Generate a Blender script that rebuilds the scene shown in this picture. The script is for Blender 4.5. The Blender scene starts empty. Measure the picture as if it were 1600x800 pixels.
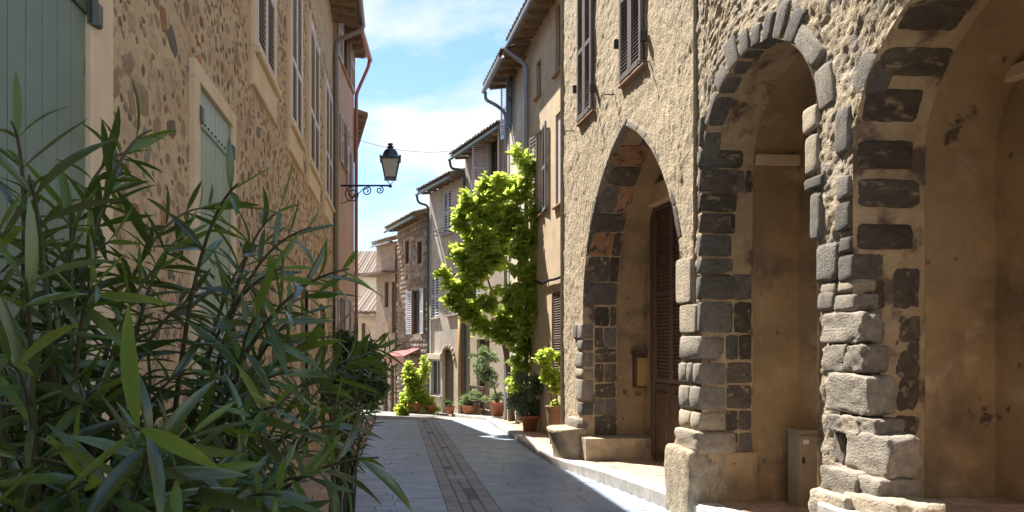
import bpy, math, random
import numpy as np
from mathutils import Vector, Matrix

random.seed(7)
scene = bpy.context.scene
# ------------------------------------------------------------------ camera
F, PX, PY, EYE = 1100.0, 620.0, 540.0, 1.6      # focal length and vanishing point in photo pixels
cam_d = bpy.data.cameras.new("camera"); cam = bpy.data.objects.new("camera", cam_d)
scene.collection.objects.link(cam); scene.camera = cam
cam.location = (0, 0, EYE); cam.rotation_euler = (math.radians(90), 0, 0)
cam_d.sensor_width = 36; cam_d.lens = 36 * F / 1600
cam_d.shift_x = (800 - PX) / 1600; cam_d.shift_y = (PY - 400) / 1600
cam_d.clip_start = 0.05; cam_d.clip_end = 3000
# ------------------------------------------------------------------ sky, sun, exposure
SUN_D = Vector((0.345, -0.48, -1.0)).normalized()      # direction the light travels
world = bpy.data.worlds.new("World"); scene.world = world; world.use_nodes = True
wn, wl = world.node_tree.nodes, world.node_tree.links
wn.clear()
wo = wn.new('ShaderNodeOutputWorld'); bg = wn.new('ShaderNodeBackground')
sky = wn.new('ShaderNodeTexSky'); sky.sky_type = 'NISHITA'; sky.sun_disc = False
sky.sun_elevation = math.asin(-SUN_D.z)
sky.sun_rotation = math.atan2(-SUN_D.x, -SUN_D.y)
sky.air_density = 1.0; sky.dust_density = 0.0; sky.ozone_density = 4.0
bg.inputs['Strength'].default_value = 0.085
tc = wn.new('ShaderNodeTexCoord'); sep = wn.new('ShaderNodeSeparateXYZ')
wl.new(tc.outputs['Generated'], sep.inputs[0])
mx = wn.new('ShaderNodeMath'); mx.operation = 'MAXIMUM'; mx.inputs[1].default_value = 0.0
wl.new(sep.outputs['Z'], mx.inputs[0])
ad = wn.new('ShaderNodeMath'); ad.operation = 'ADD'; ad.inputs[1].default_value = 0.22
wl.new(mx.outputs[0], ad.inputs[0])
dx = wn.new('ShaderNodeMath'); dx.operation = 'DIVIDE'; dy = wn.new('ShaderNodeMath'); dy.operation = 'DIVIDE'
wl.new(sep.outputs['X'], dx.inputs[0]); wl.new(ad.outputs[0], dx.inputs[1])
wl.new(sep.outputs['Y'], dy.inputs[0]); wl.new(ad.outputs[0], dy.inputs[1])
cb = wn.new('ShaderNodeCombineXYZ'); wl.new(dx.outputs[0], cb.inputs[0]); wl.new(dy.outputs[0], cb.inputs[1])
cb.inputs[2].default_value = 0.9
nz = wn.new('ShaderNodeTexNoise'); nz.inputs['Scale'].default_value = 2.3; nz.inputs['Detail'].default_value = 9
nz.inputs['Roughness'].default_value = 0.52; nz.inputs['Distortion'].default_value = 0.15
wl.new(cb.outputs[0], nz.inputs['Vector'])
cr = wn.new('ShaderNodeValToRGB'); cr.color_ramp.elements[0].position = 0.47; cr.color_ramp.elements[1].position = 0.63
wl.new(nz.outputs['Fac'], cr.inputs[0])
mixw = wn.new('ShaderNodeMix'); mixw.data_type = 'RGBA'; mixw.inputs['B'].default_value = (4.3, 4.4, 4.5, 1)
wl.new(cr.outputs[0], mixw.inputs['Factor']); wl.new(sky.outputs[0], mixw.inputs['A'])
wl.new(mixw.outputs['Result'], bg.inputs[0]); wl.new(bg.outputs[0], wo.inputs[0])
sun_d = bpy.data.lights.new("sun", 'SUN'); sun_d.energy = 5.0; sun_d.angle = math.radians(0.5); sun_d.color = (1, 0.95, 0.88)
sun = bpy.data.objects.new("sun", sun_d); scene.collection.objects.link(sun)
sun.rotation_euler = SUN_D.to_track_quat('-Z', 'Y').to_euler(); sun.location = (-8, 20, 30)
vs = scene.view_settings
vs.view_transform = 'Standard'; vs.look = 'None'; vs.gamma = 1; vs.use_curve_mapping = False; vs.exposure = 1.6
scene.cycles.max_bounces = 8; scene.cycles.diffuse_bounces = 5

# ------------------------------------------------------------------ helpers
C = scene.collection
WM = {}
def link(o, parent=None, mw=None):
    C.objects.link(o)
    mw = mw or Matrix.Identity(4)
    WM[o.name] = mw
    if parent is not None:
        o.parent = parent; o.matrix_parent_inverse = WM[parent.name].inverted()
    o.matrix_basis = mw
    return o
def tag(o, label=None, cat=None, group=None, kind=None):
    if label: o['label'] = label
    if cat: o['category'] = cat
    if group: o['group'] = group
    if kind: o['kind'] = kind
    return o
def thing(name, label, cat, loc, group=None):
    e = bpy.data.objects.new(name, None); e.empty_display_size = 0.2
    link(e, None, Matrix.Translation(Vector(loc)))
    return tag(e, label, cat, group)
def V(*a): return Vector(a)
def P(x, y, Y):
    return V((x - PX) * Y / F, Y, EYE + (PY - y) * Y / F)
def inst(name, mesh, parent, mw):
    return link(bpy.data.objects.new(name, mesh), parent, mw)

class MB:
    def __init__(s): s.v = []; s.f = []
    def add(s, vs, fs):
        b = len(s.v); s.v += [tuple(p) for p in vs]; s.f += [tuple(i + b for i in f) for f in fs]
    def quad(s, a, b, c, d): s.add([a, b, c, d], [(0, 1, 2, 3)])
    def box(s, c, u, v, n, hu, hv, hn, bev=0.0):
        c, u, v, n = Vector(c), Vector(u), Vector(v), Vector(n)
        if bev <= 0:
            pts = [c + u * hu * a + v * hv * b + n * hn * d for d in (-1, 1) for b in (-1, 1) for a in (-1, 1)]
            s.add(pts, [(0, 2, 3, 1), (4, 5, 7, 6), (0, 1, 5, 4), (2, 6, 7, 3), (0, 4, 6, 2), (1, 3, 7, 5)])
        else:
            pts = []
            for (iu, iv, nn) in ((hu, hv, -hn), (hu, hv, hn - bev), (hu - bev, hv - bev, hn)):
                pts += [c + u * a * iu + v * b * iv + n * nn for a, b in ((-1, -1), (1, -1), (1, 1), (-1, 1))]
            fs = [(3, 2, 1, 0), (8, 9, 10, 11)]
            for k in (0, 4):
                for i in range(4):
                    j = (i + 1) % 4; fs.append((k + i, k + j, k + 4 + j, k + 4 + i))
            s.add(pts, fs)
    def tube(s, path, r, seg=8, cap=True):
        path = [Vector(p) for p in path]; n = len(path)
        rr = r if isinstance(r, (list, tuple)) else [r] * n
        rings = []; ref = None
        for i, p in enumerate(path):
            t = (path[min(i + 1, n - 1)] - path[max(i - 1, 0)]).normalized()
            if ref is None: ref = t.orthogonal().normalized()
            a = (ref - t * ref.dot(t)); a = a.normalized() if a.length > 1e-6 else t.orthogonal().normalized()
            ref = a; b = t.cross(a)
            rings.append([p + (a * math.cos(k * 2 * math.pi / seg) + b * math.sin(k * 2 * math.pi / seg)) * rr[i] for k in range(seg)])
        pts = [q for ring in rings for q in ring]; fs = []
        for i in range(n - 1):
            for k in range(seg):
                k2 = (k + 1) % seg
                fs.append((i * seg + k, i * seg + k2, (i + 1) * seg + k2, (i + 1) * seg + k))
        if cap: fs += [tuple(range(seg - 1, -1, -1)), tuple((n - 1) * seg + k for k in range(seg))]
        s.add(pts, fs)
    def lathe(s, c, prof, seg=20, sq=1.0):
        c = Vector(c); pts = []; fs = []
        for r, z in prof:
            for k in range(seg):
                a = k * 2 * math.pi / seg
                pts.append(c + V(r * math.cos(a), r * math.sin(a), z))
        for i in range(len(prof) - 1):
            for k in range(seg):
                k2 = (k + 1) % seg
                fs.append((i * seg + k, i * seg + k2, (i + 1) * seg + k2, (i + 1) * seg + k))
        s.add(pts, fs)
    def mesh(s, name, mat, smooth=False):
        m = bpy.data.meshes.new(name); m.from_pydata(s.v, [], s.f); m.materials.append(mat)
        if smooth: m.polygons.foreach_set('use_smooth', [True] * len(m.polygons))
        m.update(); return m
    def build(s, name, mat, parent=None, smooth=False, mw=None):
        return link(bpy.data.objects.new(name, s.mesh(name, mat, smooth)), parent, mw)

# value noise
_rs = np.random.RandomState(3); _tab = _rs.rand(256, 256)
def vnoise(x, y):
    xi = np.floor(x).astype(int); yi = np.floor(y).astype(int); fx = x - xi; fy = y - yi
    fx = fx * fx * (3 - 2 * fx); fy = fy * fy * (3 - 2 * fy)
    a = _tab[xi & 255, yi & 255]; b = _tab[(xi + 1) & 255, yi & 255]; c = _tab[xi & 255, (yi + 1) & 255]; d = _tab[(xi + 1) & 255, (yi + 1) & 255]
    return a * (1 - fx) * (1 - fy) + b * fx * (1 - fy) + c * (1 - fx) * fy + d * fx * fy
def fbm(x, y, o=4):
    x = np.asarray(x, float); y = np.asarray(y, float); t = 0; a = 0.5
    for i in range(o):
        t = t + a * vnoise(x + 17.3 * i, y + 9.1 * i); x = x * 2.03; y = y * 2.03; a *= 0.5
    return t

class Fr:
    """a wall plane: plan point o, horizontal direction u, outward normal n"""
    def __init__(s, o, u, side):
        s.o = V(o[0], o[1], 0); s.u = V(u[0], u[1], 0).normalized()
        s.n = V(-s.u.y, s.u.x, 0) * side
    def pt(s, a, z, out=0.0): return s.o + s.u * a + s.n * out + V(0, 0, z)
    def px(s, x, y, out=0.0):
        a = (x - PX) / F; o = s.o + s.n * out
        sv = (a * o.y - o.x) / (s.u.x - a * s.u.y)
        Y = o.y + sv * s.u.y
        return sv, EYE + (PY - y) * Y / F
def rect(fr, x0, y0, x1, y1, out=0.0):
    """pixel box on a wall -> s0, s1, z0, z1, heights read on its middle line"""
    a = fr.px(x0, 0, out)[0]; b = fr.px(x1, 0, out)[0]; xm = (x0 + x1) / 2
    return min(a, b), max(a, b), fr.px(xm, y1, out)[1], fr.px(xm, y0, out)[1]

# ------------------------------------------------------------------ materials
def lk(nt, a, b): nt.links.new(a, b)
def mat(name, col, rough=0.85, var=0.25, scale=3.0, bump=0.3, bscale=40.0, bdist=0.01, hue=None, rnd=0.0, metal=0.0, spec=0.3, patches=None, trans=None):
    """col base colour; var = brightness variation by noise; hue = a second colour mixed by broad noise;
    patches = (colour, scale, low, high) blotches; rnd = variation per object"""
    m = bpy.data.materials.new(name); m.use_nodes = True; nt = m.node_tree; n = nt.nodes
    b = n['Principled BSDF']; b.inputs['Roughness'].default_value = rough; b.inputs['Metallic'].default_value = metal
    b.inputs['Specular IOR Level'].default_value = spec
    t = n.new('ShaderNodeTexCoord'); vec = t.outputs['Object']
    if rnd:
        oi = n.new('ShaderNodeObjectInfo'); av = n.new('ShaderNodeVectorMath'); av.operation = 'MULTIPLY_ADD'
        cx = n.new('ShaderNodeCombineXYZ')
        for i in range(3): lk(nt, oi.outputs['Random'], cx.inputs[i])
        lk(nt, cx.outputs[0], av.inputs[0]); av.inputs[1].default_value = (37, 53, 71); lk(nt, vec, av.inputs[2]); vec = av.outputs[0]
    def noise(sc, det=6, ro=0.6):
        k = n.new('ShaderNodeTexNoise'); k.inputs['Scale'].default_value = sc; k.inputs['Detail'].default_value = det
        k.inputs['Roughness'].default_value = ro; lk(nt, vec, k.inputs['Vector']); return k.outputs['Fac']
    def mixc(fac, a, bb, mode='MIX'):
        k = n.new('ShaderNodeMix'); k.data_type = 'RGBA'; k.blend_type = mode
        for s_, val in (('Factor', fac), ('A', a), ('B', bb)):
            if isinstance(val, (int, float)): k.inputs[s_].default_value = val
            elif isinstance(val, tuple): k.inputs[s_].default_value = (val + (1,))[:4]
            else: lk(nt, val, k.inputs[s_])
        return k.outputs['Result']
    def ramp(sock, a, bb, lo=0.0, hi=1.0):
        k = n.new('ShaderNodeMapRange'); lk(nt, sock, k.inputs['Value'])
        k.inputs['From Min'].default_value = a; k.inputs['From Max'].default_value = bb
        k.inputs['To Min'].default_value = lo; k.inputs['To Max'].default_value = hi; return k.outputs[0]
    cs = tuple(col)
    if hue: cs = mixc(ramp(noise(scale * 0.35, 5), 0.38, 0.62), tuple(col), tuple(hue))
    if patches:
        for (pc, ps, lo, hi) in patches:
            cs = mixc(ramp(noise(ps, 6, 0.6), lo, hi), cs, tuple(pc))
    g = ramp(noise(scale, 8, 0.65), 0.25, 0.75, 1 - var, 1 + var)
    if rnd:
        mm = n.new('ShaderNodeMath'); mm.operation = 'MULTIPLY'; lk(nt, g, mm.inputs[0]); lk(nt, ramp(oi.outputs['Random'], 0, 1, 1 - rnd, 1 + rnd), mm.inputs[1]); g = mm.outputs[0]
    hs = n.new('ShaderNodeHueSaturation')
    if isinstance(cs, tuple): hs.inputs['Color'].default_value = (cs + (1,))[:4]
    else: lk(nt, cs, hs.inputs['Color'])
    lk(nt, g, hs.inputs['Value']); lk(nt, hs.outputs[0], b.inputs['Base Color'])
    if bump:
        bp = n.new('ShaderNodeBump'); bp.inputs['Strength'].default_value = bump; bp.inputs['Distance'].default_value = bdist
        lk(nt, noise(bscale, 6, 0.65), bp.inputs['Height']); lk(nt, bp.outputs[0], b.inputs['Normal'])
    if trans:
        tr = n.new('ShaderNodeBsdfTranslucent'); tr.inputs[0].default_value = tuple(trans) + (1,)
        ms = n.new('ShaderNodeMixShader'); ms.inputs[0].default_value = 0.6 if name == 'vine_leaf' else 0.42
        lk(nt, b.outputs[0], ms.inputs[1]); lk(nt, tr.outputs[0], ms.inputs[2]); lk(nt, ms.outputs[0], n['Material Output'].inputs[0])
    return m
M = {}
M['roughcast'] = mat('roughcast', (0.49, 0.395, 0.265), 0.95, 0.28, 8, 1.0, 27, 0.05, hue=(0.45, 0.365, 0.25), patches=[((0.34, 0.285, 0.21), 2.2, 0.60, 0.75)])
M['rubble'] = mat('rubble', (0.49, 0.395, 0.265), 0.95, 0.34, 9, 1.0, 24, 0.06, hue=(0.43, 0.36, 0.265), patches=[((0.26, 0.235, 0.20), 6, 0.55, 0.68)])
M['leftwall'] = mat('leftwall', (0.58, 0.445, 0.275), 0.95, 0.24, 9, 0.9, 24, 0.02, hue=(0.49, 0.365, 0.225), patches=[((0.27, 0.19, 0.12), 9, 0.55, 0.63), ((0.40, 0.285, 0.18), 3.0, 0.53, 0.68)])
M['surround'] = mat('surround', (0.67, 0.535, 0.36), 0.9, 0.1, 4, 0.2, 60, 0.004, hue=(0.61, 0.485, 0.33))
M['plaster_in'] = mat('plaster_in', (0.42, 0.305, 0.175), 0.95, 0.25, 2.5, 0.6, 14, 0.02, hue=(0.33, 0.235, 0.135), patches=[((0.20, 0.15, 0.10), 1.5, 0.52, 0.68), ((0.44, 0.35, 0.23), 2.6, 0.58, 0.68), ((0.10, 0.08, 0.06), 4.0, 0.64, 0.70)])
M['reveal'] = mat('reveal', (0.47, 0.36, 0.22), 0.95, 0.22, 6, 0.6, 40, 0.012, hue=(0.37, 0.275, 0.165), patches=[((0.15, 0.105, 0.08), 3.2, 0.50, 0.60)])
M['dstone'] = mat('dark_stone', (0.15, 0.137, 0.12), 0.9, 0.4, 2.6, 0.9, 8, 0.028, hue=(0.20, 0.18, 0.15), rnd=0.25)
M['dstone_brown'] = mat('dark_brown_stone', (0.105, 0.088, 0.07), 0.9, 0.4, 2.2, 0.8, 8, 0.028, hue=(0.14, 0.115, 0.085), rnd=0.3, patches=[((0.36, 0.275, 0.17), 1.1, 0.56, 0.66)])
M['rstone'] = mat('red_stone', (0.42, 0.215, 0.11), 0.9, 0.35, 2.2, 0.8, 8, 0.028, hue=(0.47, 0.31, 0.19), rnd=0.25, patches=[((0.10, 0.08, 0.07), 1.2, 0.55, 0.62)])
M['pstone'] = mat('pale_stone', (0.46, 0.38, 0.27), 0.9, 0.3, 2.2, 0.9, 8, 0.028, hue=(0.36, 0.30, 0.23), rnd=0.2)
M['gstone'] = mat('grey_stone', (0.34, 0.295, 0.235), 0.9, 0.35, 2.2, 0.9, 8, 0.028, hue=(0.24, 0.21, 0.17), rnd=0.15)
M['pebble'] = [mat('pebble_' + k, c, 0.9, 0.3, 2.0, 0.6, 5, 0.008, rnd=0.35) for k, c in (('brown', (0.25, 0.175, 0.11)), ('tan', (0.36, 0.265, 0.17)), ('grey', (0.20, 0.17, 0.135)), ('rust', (0.32, 0.17, 0.09)))]
M['fstone'] = [mat('fieldstone_' + k, c, 0.9, 0.3, 2.0, 0.6, 5, 0.008, rnd=0.35) for k, c in (('brown', (0.22, 0.165, 0.115)), ('grey', (0.24, 0.205, 0.17)), ('dark', (0.15, 0.12, 0.095)))]
M['plinth'] = mat('plinth', (0.42, 0.34, 0.23), 0.95, 0.35, 4, 1.0, 9, 0.03, patches=[((0.20, 0.17, 0.135), 2.2, 0.46, 0.70)])
M['slate'] = mat('slate', (0.295, 0.37, 0.475), 0.4, 0.22, 5, 0.35, 25, 0.006, hue=(0.26, 0.325, 0.415), patches=[((0.225, 0.27, 0.335), 1.3, 0.52, 0.68)], rnd=0.10, spec=0.45)
M['slate_all'] = mat('slate_far', (0.295, 0.37, 0.475), 0.4, 0.22, 5, 0.35, 25, 0.006, hue=(0.26, 0.325, 0.415), patches=[((0.225, 0.27, 0.335), 1.3, 0.52, 0.68)], spec=0.45)
M['sett'] = mat('sett', (0.25, 0.26, 0.285), 0.6, 0.25, 6, 0.4, 30, 0.006, hue=(0.265, 0.26, 0.27), rnd=0.08, spec=0.4)
M['joint'] = mat('joint', (0.17, 0.165, 0.16), 0.95, 0.3, 10, 0.3, 60)
M['kerb'] = mat('kerb', (0.50, 0.46, 0.40), 0.9, 0.22, 9, 0.5, 50, 0.01, hue=(0.40, 0.37, 0.33), rnd=0.12)
M['brick'] = mat('floor_brick', (0.42, 0.29, 0.21), 0.9, 0.3, 12, 0.4, 60, 0.006, hue=(0.46, 0.35, 0.26), rnd=0.2)
M['ground'] = mat('ground', (0.30, 0.26, 0.20), 0.95, 0.3, 2, 0.4, 20)
M['asphalt'] = mat('far_road', (0.25, 0.235, 0.21), 0.9, 0.2, 3, 0.3, 30)
M['green'] = mat('green_paint', (0.14, 0.195, 0.155), 0.5, 0.12, 3, 0.12, 30, 0.003, hue=(0.16, 0.21, 0.17), spec=0.5)
M['green_l'] = mat('green_paint_pale', (0.26, 0.33, 0.27), 0.4, 0.1, 3, 0.1, 30, 0.003, spec=0.5)
M['iron'] = mat('iron_green', (0.07, 0.085, 0.065), 0.5, 0.2, 10, 0.2, 60, 0.002, spec=0.5)
M['black'] = mat('black_iron', (0.012, 0.014, 0.016), 0.4, 0.3, 10, 0.1, 80, 0.002, spec=0.5)
M['lantern'] = mat('lantern_green', (0.012, 0.028, 0.028), 0.35, 0.2, 8, 0.1, 60, 0.002, spec=0.5)
M['grey_shut'] = mat('grey_shutter', (0.15, 0.13, 0.12), 0.6, 0.15, 8, 0.1, 40, 0.002)
M['slat_g'] = mat('grey_slat', (0.33, 0.295, 0.275), 0.6, 0.15, 8, 0.1, 40, 0.002)
M['slat_l'] = mat('pale_slat', (0.42, 0.37, 0.31), 0.6, 0.15, 8, 0.1, 40, 0.002)
M['brown_shut'] = mat('brown_shutter', (0.15, 0.105, 0.085), 0.6, 0.2, 8, 0.1, 40, 0.002)
M['white_shut'] = mat('white_shutter', (0.62, 0.62, 0.64), 0.6, 0.08, 6, 0.1, 40, 0.002)
M['lilac_shut'] = mat('lilac_shutter', (0.50, 0.45, 0.46), 0.6, 0.08, 6, 0.1, 40, 0.002)
M['blue_shut'] = mat('blue_shutter', (0.20, 0.27, 0.40), 0.6, 0.1, 6, 0.1, 40, 0.002)
M['slate_shut'] = mat('slate_shutter', (0.22, 0.21, 0.24), 0.6, 0.1, 6, 0.1, 40, 0.002)
M['wood'] = mat('dark_wood', (0.11, 0.075, 0.05), 0.65, 0.3, 7, 0.3, 30, 0.004)
M['soffit'] = mat('soffit_wood', (0.24, 0.165, 0.10), 0.8, 0.3, 6, 0.3, 30, 0.004)
M['dark'] = mat('dark_room', (0.02, 0.018, 0.016), 0.9, 0.2, 3, 0)  # near-black colour standing in for the shade behind closed shutters
M['glass'] = mat('glass', (0.05, 0.06, 0.07), 0.08, 0.1, 3, 0, spec=0.8)
M['sill'] = mat('sill_tile', (0.36, 0.21, 0.14), 0.85, 0.25, 10, 0.3, 50, 0.004)
M['zinc'] = mat('zinc', (0.30, 0.31, 0.34), 0.45, 0.15, 6, 0.1, 30, 0.002, metal=0.5, spec=0.5)
M['pipe_brown'] = mat('pipe_brown', (0.21, 0.175, 0.14), 0.5, 0.15, 6, 0.1, 30, 0.002, spec=0.4)
M['pipe_red'] = mat('pipe_red', (0.33, 0.11, 0.085), 0.5, 0.2, 6, 0.1, 30, 0.002, spec=0.4)
M['pipe_teal'] = mat('pipe_teal', (0.055, 0.10, 0.12), 0.5, 0.2, 6, 0.1, 30, 0.002, spec=0.4)
M['pipe_yellow'] = mat('pipe_yellow', (0.42, 0.26, 0.10), 0.5, 0.2, 6, 0.1, 30, 0.002, spec=0.4)
M['orange'] = mat('orange_render', (0.50, 0.335, 0.235), 0.9, 0.12, 3, 0.3, 40, 0.006, hue=(0.46, 0.28, 0.19))
M['ochre'] = mat('ochre_render', (0.58, 0.455, 0.295), 0.95, 0.16, 3, 0.5, 30, 0.008, hue=(0.52, 0.405, 0.265), patches=[((0.42, 0.335, 0.23), 1.6, 0.58, 0.75)])
M['cream'] = mat('cream_render', (0.68, 0.60, 0.48), 0.95, 0.14, 3, 0.4, 30, 0.008, hue=(0.55, 0.49, 0.40))
M['tanr'] = mat('tan_render', (0.52, 0.445, 0.345), 0.95, 0.18, 3, 0.5, 24, 0.01, hue=(0.46, 0.39, 0.31), patches=[((0.40, 0.34, 0.27), 1.4, 0.55, 0.72)])
M['greyr'] = mat('grey_render', (0.60, 0.54, 0.45), 0.95, 0.2, 3, 0.5, 24, 0.01, hue=(0.53, 0.475, 0.39), patches=[((0.45, 0.40, 0.33), 1.3, 0.55, 0.72)])
M['fieldstone'] = mat('fieldstone_mortar', (0.30, 0.235, 0.175), 0.95, 0.35, 8, 0.8, 20, 0.02, hue=(0.24, 0.185, 0.135))
M['tile'] = mat('roof_tile', (0.20, 0.15, 0.12), 0.9, 0.35, 9, 0.4, 40, 0.006, hue=(0.19, 0.145, 0.11))
M['terra'] = mat('terracotta', (0.42, 0.155, 0.075), 0.85, 0.2, 8, 0.3, 50, 0.004, hue=(0.36, 0.16, 0.09), rnd=0.15)
M['terra_d'] = mat('terracotta_dark', (0.22, 0.12, 0.07), 0.8, 0.25, 8, 0.3, 50, 0.004)
M['soil'] = mat('soil', (0.05, 0.035, 0.025), 0.95, 0.3, 20, 0.4, 60)
M['cabinet'] = mat('cabinet_paint', (0.27, 0.24, 0.19), 0.6, 0.15, 4, 0.1, 40, 0.002, hue=(0.30, 0.26, 0.20))
M['mailbox'] = mat('mailbox_paint', (0.40, 0.26, 0.09), 0.6, 0.25, 6, 0.1, 40, 0.002)
M['awning'] = mat('awning_cloth', (0.24, 0.085, 0.08), 0.8, 0.15, 5, 0.2, 60, 0.003)
M['redwood'] = mat('red_paint', (0.22, 0.035, 0.03), 0.6, 0.2, 5, 0.1, 40, 0.002)
M['olea'] = mat('oleander_leaf', (0.078, 0.125, 0.028), 0.22, 0.4, 3, 0.05, 60, 0.001, hue=(0.04, 0.085, 0.04), rnd=0.6, spec=1.0, trans=(0.15, 0.22, 0.02))
M['olea_s'] = mat('oleander_stem', (0.07, 0.065, 0.035), 0.7, 0.3, 10, 0.2, 60, 0.002)
M['vine'] = mat('vine_leaf', (0.25, 0.34, 0.065), 0.4, 0.5, 3, 0, hue=(0.13, 0.22, 0.04), spec=0.6, trans=(0.62, 0.72, 0.13))
M['leaf_g'] = mat('shrub_leaf', (0.065, 0.115, 0.035), 0.45, 0.35, 5, 0, hue=(0.075, 0.115, 0.06), spec=0.4, trans=(0.10, 0.17, 0.03))
M['leaf_gg'] = mat('grey_green_leaf', (0.19, 0.24, 0.15), 0.5, 0.35, 5, 0, hue=(0.11, 0.16, 0.09), spec=0.5, trans=(0.28, 0.38, 0.14))
M['bark'] = mat('bark', (0.13, 0.10, 0.075), 0.9, 0.35, 12, 0.8, 30, 0.012)
M['hook'] = mat('rusty_iron', (0.06, 0.035, 0.025), 0.7, 0.3, 20, 0.2, 60, 0.002)
M['frost'] = mat('frosted_glass', (0.62, 0.60, 0.56), 0.35, 0.06, 3, 0, spec=0.5, trans=(0.7, 0.68, 0.62))
M['hill'] = mat('hill', (0.10, 0.12, 0.07), 0.95, 0.3, 0.05, 0)

# ------------------------------------------------------------------ stones: rounded irregular blocks with shared meshes
def rock_mesh(name, mt, k=6.0, sub=2, amp=0.10, seed=0):
    """unit block of half extent 1, rounded, sub x sub quads on each side"""
    rs = np.random.RandomState(seed); d = {}; vs = []; fs = []
    off = rs.rand(3) * 50
    def vid(p):
        key = tuple(np.round(p, 5))
        if key not in d:
            q = np.array(p, float); q = q / (np.sum(np.abs(q) ** k) ** (1 / k)); q = q * (1.0 if sub > 2 else 1.04)
            a = (fbm(q[0] * 1.1 + off[0], q[1] * 1.1 + off[1] + q[2] * 0.8, 3) - 0.45) * 2
            b = (fbm(q[1] * 1.3 + off[2], q[2] * 1.3 + off[0] + q[0], 3) - 0.45) * 2
            c = (fbm(q[2] * 1.3 + off[1], q[0] * 1.3 + off[2] + q[1], 3) - 0.45) * 2
            q = q + np.array([a, b, c]) * amp
            if sub >= 5:
                a = (fbm(q[0] * 5 + off[2], q[1] * 5 + q[2] * 3, 2) - .38) * 2; b = (fbm(q[1] * 5 + off[0], q[0] * 5 + q[2] * 3, 2) - .38) * 2
                w_ = fbm(q[0] * 11 + off[1], q[1] * 11 + q[2], 2) - .37
                q = q + np.array([a + w_, b + w_, 0]) * amp * .75
            d[key] = len(vs); vs.append(tuple(q))
        return d[key]
    g = {2: [-1, 0, 1], 3: [-1, -.8, .8, 1], 4: [-1, -.85, 0, .85, 1]}.get(sub, np.sin(np.pi / 2 * np.linspace(-1, 1, sub + 1)))
    for ax in range(3):
        for sg in (-1, 1):
            for i in range(sub):
                for j in range(sub):
                    q = []
                    for (a, b) in ((g[i], g[j]), (g[i + 1], g[j]), (g[i + 1], g[j + 1]), (g[i], g[j + 1])):
                        p = [0, 0, 0]; p[ax] = sg; p[(ax + 1) % 3] = a; p[(ax + 2) % 3] = b; q.append(vid(p))
                    fs.append(tuple(q if sg > 0 else q[::-1]))
    m = bpy.data.meshes.new(name); m.from_pydata(vs, [], fs); m.materials.append(mt)
    m.polygons.foreach_set('use_smooth', [True] * len(m.polygons)); m.update(); return m
RK = {}
def rock(kind, sub=2, amp=0.10, k=6.0, nvar=5):
    key = (kind if isinstance(kind, str) else kind.name, sub, amp, k)
    if key not in RK:
        mt = M[kind] if isinstance(kind, str) else kind
        RK[key] = [rock_mesh('stone', mt, k, sub, amp, 11 * i + 3) for i in range(nvar)]
    return random.choice(RK[key])
def frame_mat(c, u, v, n, hu, hv, hn):
    m = Matrix.Identity(4)
    for i in range(3):
        m[i][0] = u[i] * hu; m[i][1] = v[i] * hv; m[i][2] = n[i] * hn; m[i][3] = c[i]
    return m
Z = V(0, 0, 1)
def stone_on(fr, s0, s1, z0, z1, out, thick, parent, kind='dstone', name='stone', sub=3, amp=0.07, k=6.0, tilt=0.0):
    c = fr.pt((s0 + s1) / 2, (z0 + z1) / 2, out)
    u = (fr.u * math.cos(tilt) + Z * math.sin(tilt)); v = (Z * math.cos(tilt) - fr.u * math.sin(tilt))
    return inst(name, rock(kind, sub, amp, k), parent, frame_mat(c, u, v, fr.n, abs(s1 - s0) / 2, abs(z1 - z0) / 2, thick))

# ------------------------------------------------------------------ ground, road, pavements
CREST = 20.0
def gz(Y):
    if Y < CREST: return -0.0255 * Y
    return -0.0255 * CREST - 0.072 * (Y - CREST) if Y < 60 else -0.0255 * CREST - 0.072 * 40 - 0.01 * (Y - 60)
mb = MB()
ys = [-30, -10, 0, 5, 10, 15, 20, 20.6, 22, 26, 30, 36, 45, 60, 120, 400, 1500]
for a, b in zip(ys, ys[1:]):
    w = 1500 if b > 60 else 60
    for x0, x1 in ((-w, 0), (0, w)):
        mb.quad((x0, a, gz(a) - 0.06), (x1, a, gz(a) - 0.06), (x1, b, gz(b) - 0.06), (x0, b, gz(b) - 0.06))
g = mb.build('ground', M['ground']); tag(g, 'bare earth ground under the whole village', 'ground', kind='structure')
mb = MB()
hr = np.random.RandomState(5)
for k in range(60):
    x = -700 + k * 24; mb.quad((x, 900, -20), (x + 24, 900, -20), (x + 24, 960, 0.5 + 18 * fbm((k + 1) * 0.3, 1.0)), (x, 960, 0.5 + 18 * fbm(k * 0.3, 1.0)))
hl = mb.build('hills', M['hill']); tag(hl, 'low wooded hills beyond the village', 'hills', kind='structure')

kerb_pts = [(-5, 3.62), (2, 3.42), (5.0, 3.22), (7.8, 2.98), (9.3, 2.76), (10.7, 2.52), (12, 2.47), (13.6, 2.50), (17.6, 2.50), (20, 2.55), (24, 1.75), (28, 0.55), (34, -0.9)]
def kx(Y):
    for (a, xa), (b, xb) in zip(kerb_pts, kerb_pts[1:]):
        if a <= Y <= b: return xa + (xb - xa) * (Y - a) / (b - a)
    return kerb_pts[-1][1]
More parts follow.
